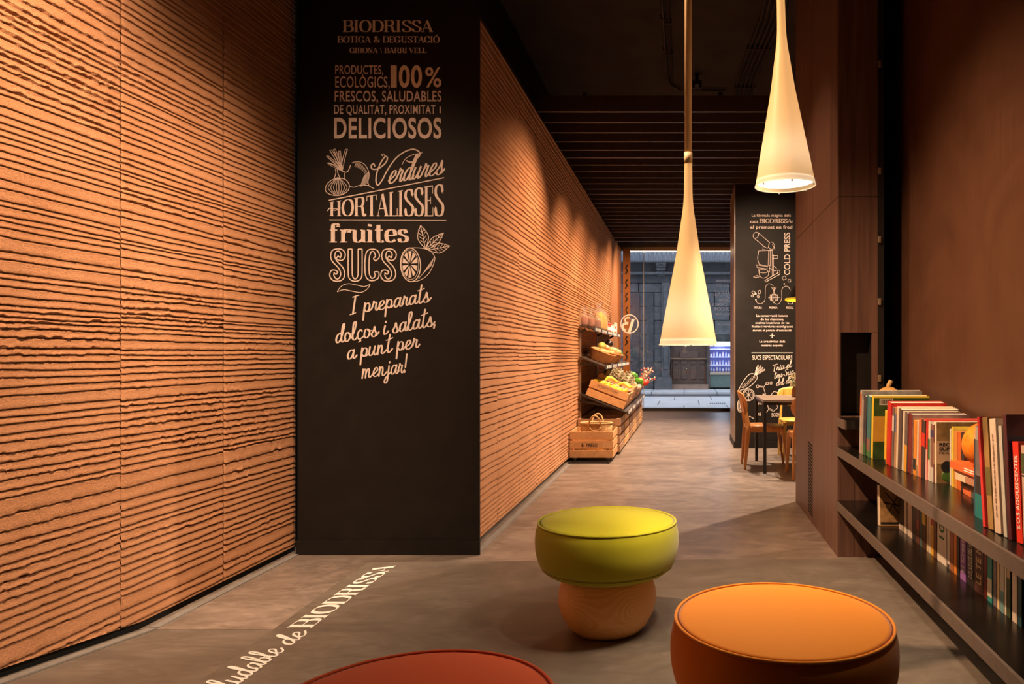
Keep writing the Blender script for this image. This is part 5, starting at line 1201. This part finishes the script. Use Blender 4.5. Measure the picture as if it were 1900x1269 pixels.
MB().box(xl, xr + .05, YG - .035, YG - .015, 3.245, 3.262).build('light_strip', flat((1, .85, .6), .5, emit=(1, .72, .42), es=7, var=0), win)
MB().box(xr - .02, xr + .06, YG - .04, YG + .08, LOW + .06, 3.3).build('frame_post', flat((.25, .17, .11), .35), win)
struct('wall_front', MB().box(-2.6, XR + .1, YG - .03, YG + .3, 3.345, 6.5).box(-2.6, -1.5, YG - .1, YG + .3, -.3, 3.345).box(2.3, XR + .1, YG, YG + .3, LOW + .06, 3.345), M_stone)
# folded timber door leaf beside the clay wall
dr = thing('timber_door', 'varnished timber door leaf with pierced slots beside the shop window', 'door', (0, 0, 0))
a, b_ = P(1142, 0, 15.2).x, P(1158, 0, 15.2).x
MB().box(-1.5, -1.42, 14.6, 15.2, LOW, 3.28).build('jamb', M_doorwood, dr, .003); MB().box(-1.42, -1.38, 14.9, 15.25, LOW, 3.28).build('jamb', M_gap, dr)
MB().box(-1.38, -1.33, 14.8, 15.3, LOW, 3.28).build('stile', M_doorwood, dr, .003); lf = MB().box(-1.29, -1.14, 15.25, 15.3, LOW, 3.28).build('leaf', M_doorwood, dr, .003)
for k, py in enumerate((500, 527, 552, 578, 632, 660)):
    c = P(1162.5, py, 15.25); mb = newmb(); stroke(mb, [(-.022, -.1), (.018, -.03), (-.018, .03), (.022, .1)], .028, lambda p: Vector((c.x + p[0], 15.245, c.z + p[1])), False); mb.build('pierced_slot', M_gap, lf)
# sign stickers on the glass
sg = thing('glass_logo', 'white ringed letter sticker seen from behind on the window glass', 'sticker', (0, 0, 0)); YS = 13.35
Mw = flat((.8, .74, .68), .6, var=.03)
ZD = 8.0
gp = thing('door_glass', 'narrow clear glass panel standing beside the display, carrying the ringed letter', 'glass panel', (0, 0, 0)); MB().box(P(1147, 0, YS).x, P(1194, 0, YS).x, YS + .004, YS + .014, LOW, 3.2).build('glass_pane', M_glass, gp)
mb = newmb(); cx, cy = 1168, 601
stroke(mb, [(cx + 16 * math.cos(a), cy + 17 * math.sin(a)) for a in [2 * PI * i / 36 for i in range(37)]], 1.9, lambda p: P(p[0], p[1], YS), False); mb.build('ring', Mw, sg)
mb = newmb(); f_ = lambda p: P(1060 + p[0] / 9.064, 560 + p[1] / 9.064, YS)
stroke(mb, [(1040, 295), (975, 510)], 48, f_, False); stroke(mb, [(1000, 292), (1085, 296)], 10, f_, False); stroke(mb, [(935, 512), (1000, 508)], 12, f_, False)
stroke(mb, cr([(985, 268), (925, 270), (905, 305), (920, 345), (960, 350)], 6), 24, f_, False); stroke(mb, cr([(955, 365), (890, 370), (865, 410), (880, 460), (915, 470)], 6), 34, f_, False); mb.build('letter', Mw, sg)
M_vinyl, nt, b = _nt('frosted_vinyl'); tl = nt.nodes.new('ShaderNodeBsdfTranslucent'); tl.inputs[0].default_value = (.9, .9, .9, 1); ms = nt.nodes.new('ShaderNodeMixShader'); ms.inputs[0].default_value = .6
b.inputs['Base Color'].default_value = (.85, .85, .85, 1); nt.links.new(b.outputs[0], ms.inputs[1]); nt.links.new(tl.outputs[0], ms.inputs[2]); nt.links.new(ms.outputs[0], nt.nodes['Material Output'].inputs[0])
st = thing('window_lettering', 'white lettering on the shop window glass, reading reversed from inside', 'lettering', (0, 0, 0)); YT = YG - .004
def qm(x0, x1, yb, yt): q_ = lambda x, y: P(1140 + x / 6.343, 440 + y / 6.343, YT); return (q_(x1, yb), q_(x0, yb), q_(x1, yt), q_(x0, yt))
for txt, a, b_, yb, yt, bo in (('BIODRISSA', 1195, 1400, 525, 502, .02), ('AMANIDES', 1180, 1440, 695, 625, .0), ('CREMES', 1155, 1330, 808, 775, .01), ('DOLÇOS', 1175, 1420, 862, 825, .04)):
    mb = newmb(); sans_text(mb, txt, qm(a, b_, yb, yt), bo); letters('lettering', mb, st, M_vinyl)
for txt, a, b_, yb, yt in (('Sucs', 1235, 1365, 755, 700),):
    mb = newmb(); pen_text(mb, txt, SCRIPT, qm(a, b_, yb, yt), .15, .08, .25, caps=True); letters('lettering', mb, st, M_vinyl)
mb = newmb(); rr_ = random.Random(4)                     # lines too small to read
for a, b_, yb, hh in ((1160, 1400, 550, 9), (1205, 1400, 580, 9), (1190, 1400, 912, 30), (1215, 1390, 1030, 26)):
    x_ = a
    while x_ < b_:
        stroke(mb, cr([(x_, yb), (x_ + 4, yb - hh * rr_.uniform(.5, 1)), (x_ + 7, yb + hh * .2), (x_ + 12, yb - hh * .3)], 3), 3.2, lambda p: P(1140 + p[0] / 6.343, 440 + p[1] / 6.343, YT), False); x_ += 13 if rr_.random() < .8 else 24
mb.build('script_lines', M_vinyl, st)

# ------------------------------------------------------------------ street
gr = setting('ground'); MB().box(-9, 9, YG + .1, 26, LOW - .2, LOW - .03).build('street_bed', M_stonedark, gr)
yv = [15.6, 17.3, 19.1, 20.8]
for j in range(3):
    x = -5 + (j * .37) % .8
    while x < 5:
        MB().box(x, x + .98, yv[j], yv[j + 1] - .02, LOW - .04, LOW + rnd.uniform(-.006, 0)).build('paving_slab', M_slab, gr, .006); x += 1.0
x = -5
while x < 5: MB().box(x, x + 1.18, 20.8, 22.2, LOW - .04, LOW - .02).build('gutter_stone', M_stonedark, gr, .006); x += 1.2
x = -5
while x < 5: MB().box(x, x + .98, 22.22, 24.0, LOW - .04, LOW + .05).build('paving_slab', M_slab, gr, .008); x += 1.0
dg = MB()
for k in range(8): dg.box(.62 + k * .05, .65 + k * .05, 17.75, 17.95, LOW - .0, LOW + .004)
for k in range(4): dg.box(.3 + k * .08, .33 + k * .08, 19.0, 19.08, LOW, LOW + .004)
o = dg.build('drain', M_gap); tag(o, 'row of small drain holes in the pale paving outside', 'drain'); o['kind'] = 'stuff'
YF = 24.0
fa = setting('facade'); 
def FX(px): return (px - VX) * YF / F
def FZ(py): return CZ - (py - VY) * YF / F
xd0, xd1 = FX(1244), FX(1312); xs0, xs1 = FX(1316), FX(1372)
# ashlar courses with recessed joints
zt = FZ(525); z = LOW + .02; row = 0
while z < zt - .05:
    h = min(.46, zt - z); x = -6 + (row % 2) * .5
    while x < 6:
        w_ = .98; a, b_ = x, x + w_
        segs = [(a, b_)]
        for (u, v_, top) in ((xd0, xd1, FZ(628)), (xs0, xs1, FZ(632))):
            if z < top - .1:
                ns_ = []
                for (p_, q_) in segs:
                    if q_ <= u or p_ >= v_: ns_.append((p_, q_))
                    else:
                        if p_ < u: ns_.append((p_, u))
                        if q_ > v_: ns_.append((v_, q_))
                segs = ns_
        for (p_, q_) in segs:
            if q_ - p_ > .04: MB().box(p_ + .006, q_ - .006, YF + rnd.uniform(0, .02), YF + .3, z + .006, z + h - .006).build('stone_block', M_stone, fa, .008)
        x += 1.0
    z += h; row += 1
MB().box(-6, 6, YF + .3, YF + .5, LOW, 7.5).build('wall_core', M_stonedark, fa)
MB().box(-6, 6, YF - .06, YF + .3, zt, FZ(511)).build('cornice', M_stonedark, fa, .01); MB().box(-6, 6, YF - .3, YF + .3, FZ(511), FZ(506)).build('cornice', M_stone, fa, .01)  # dark lower band: shadow below the ledge put into the stone colour
MB().box(-6, 6, YF - .1, YF + .3, FZ(506), FZ(490)).build('frieze', M_stonedark, fa); MB().box(-6, 6, YF - .55, YF + .3, FZ(490), FZ(487.5)).build('balcony_slab', M_stone, fa, .01)
br_ = MB(); cx = FX(1227)
for k in range(5): br_.box(cx - .17 + .01 * k, cx + .17 - .01 * k, YF - .5 + k * .09, YF, FZ(488) - .09 * (k + 1), FZ(488) - .09 * k)
br_.build('console', M_stone, fa, .012)
for s_ in (-1, 1): MB().blob((cx + s_ * .1, YF - .42, FZ(492)), .07, .08, .08, 10, 6).build('volute', M_stone, fa)
x = -4.0
bal = MB().lathe([(.05, 0), (.05, .04), (.025, .07), (.055, .16), (.03, .27), (.045, .29), (.045, .33)], 10)
b0 = None
while x < 4.0:
    if b0 is None: b0 = bal.build('baluster', flat((.16, .17, .19), .7), fa); b0.location = (x, YF - .42, FZ(487.5))
    else:
        c = b0.copy(); COL.objects.link(c); c.location = (x, YF - .42, FZ(487.5))
    x += .148
MB().box(-4.2, 4.2, YF - .5, YF - .34, FZ(487.5) + .33, FZ(487.5) + .42).build('handrail', M_stone, fa, .01)
MB().box(-6, 6, YF + .1, YF + .3, FZ(490), 7.5).build('upper_wall', flat((.3, .32, .36), .8), fa)
# pilaster and plinth
MB().box(FX(1228), FX(1243), YF - .12, YF, LOW + .3, zt).build('pilaster', M_slab if False else M_stone, fa, .015); MB().box(FX(1231), FX(1240), YF - .15, YF - .12, LOW + .7, zt - .1).build('pilaster_panel', M_stone, fa, .01)
pl = MB(); n = 12; pts = [(FX(1215), LOW), (FX(1247), LOW)] + [(FX(1247), FZ(703)), (FX(1245), FZ(700)), (FX(1222), FZ(700)), (FX(1217), FZ(706))]
m_ = len(pts); pl.add([(x, YF - .4, z) for x, z in pts] + [(x, YF - .01, z) for x, z in pts], [tuple(range(m_)), tuple(range(2 * m_ - 1, m_ - 1, -1))] + [(i, (i + 1) % m_, (i + 1) % m_ + m_, i + m_) for i in range(m_)]); pl.build('plinth', M_stone, fa, .02)
for px in (1180, 1206): MB().box(FX(px) - .12, FX(px) + .12, YF - .05, YF, FZ(690), FZ(545)).build('niche_panel', M_stonedark, fa, .01)
M_dk = grain('old_brown_door', (.07, .04, .028), (.12, .07, .045), (8, 8, 1), .5, .1, 3, .5, True)
sd = thing('street_door', 'old brown panelled double door across the street', 'door', (0, 0, 0)); zd = FZ(628)
MB().box(xd0, xd1, YF + .2, YF + .26, LOW + .1, zd).build('door_leaf', M_dk, sd)
for px in (1248, 1264, 1281, 1298):
    MB().box(FX(px), FX(px + 10), YF + .17, YF + .2, FZ(704), FZ(680)).build('door_panel', M_dk, sd, .01); MB().box(FX(px), FX(px + 10), YF + .17, YF + .2, FZ(676), FZ(668)).build('door_panel', M_dk, sd, .01)
MB().box(xd0, xd1, YF + .12, YF + .2, FZ(667), FZ(664)).build('transom', grain('oak_trim', (.2, .11, .06), (.3, .18, .1), (1, 1, 1), .5), sd, .005); MB().box(FX(1262), FX(1296), YF + .1, YF + .2, FZ(664), FZ(652)).build('lunette', M_dk, sd, .01)
MB().lathe([(.0, 0), (.025, .01), (.02, .05), (.0, .07)], 10, M=Matrix.Translation((FX(1274), YF + .17, FZ(684))) @ Euler((R(90), 0, 0)).to_matrix().to_4x4()).build('handle', flat((.8, .7, .5), .25, .9), sd)
MB().box(FX(1244), FX(1314), YF - .25, YF + .1, LOW + .05, FZ(713)).build('door_step', grain('brown_step', (.2, .12, .08), (.28, .18, .12), (1, 1, 1), .6), sd, .01)
# lit shop display across the street
ds = thing('shop_display', 'lit display case of bottles in the shop across the street', 'display case', (0, 0, 0))
MB().box(xs0, xs1, YF + .28, YF + .3, FZ(690), FZ(634)).build('back_panel', flat((.05, .05, .2), .5, emit=(.25, .3, .9), es=.25, var=0), ds)
MB().box(xs0, xs1, YF + .1, YF + .28, FZ(642), FZ(634)).build('light_box', flat((.7, .85, .75), .5, emit=(.75, 1, .85), es=.7, var=0), ds)
for py in (647, 662, 677): 
    s_ = MB().box(xs0, xs1, YF + .05, YF + .28, FZ(py) - .02, FZ(py)).build('glass_shelf', flat((.7, .75, .9), .3, emit=(.7, .75, 1), es=.9, var=0), ds)
MB().box(xs0, xs1, YF + .05, YF + .28, LOW + .1, FZ(690)).build('counter', flat((.1, .14, .12), .6), ds); MB().box(xs0, xs1, YF, YF + .3, FZ(695), FZ(690)).build('counter_top', flat((.4, .3, .22), .5), ds)
for r_, py in enumerate((662, 677, 690)):
    for k in range(9):
        x = xs0 + .06 + k * .1; h_ = .16 if (k + r_) % 3 else .12
        o = MB().lathe([(.03, 0), (.03, h_ * .6), (.012, h_ * .8), (.012, h_)], 8).build('shop_bottle', flat(((.6, .6, .75), (.5, .4, .5), (.35, .4, .6))[(k + r_) % 3], .3, emit=(.5, .5, .7), es=.12, var=0), None, 0, (x, YF + .13, FZ(py) + (.001)))
        tag(o, f'{("upper", "middle", "lower")[r_]} shelf bottle across the street, {("first", "second", "third", "fourth", "fifth", "sixth", "seventh", "eighth", "ninth")[k]} from the brown door', 'bottle', 'bottles in the display case across the street')
point('shop_display_lamp', (FX(1337), YF - .05, FZ(640)), 12, (.8, .85, 1), .1)
MB().box(xs0 - .02, xs0 + .02, YF, YF + .3, LOW + .05, FZ(632)).build('case_post', M_dk, ds)
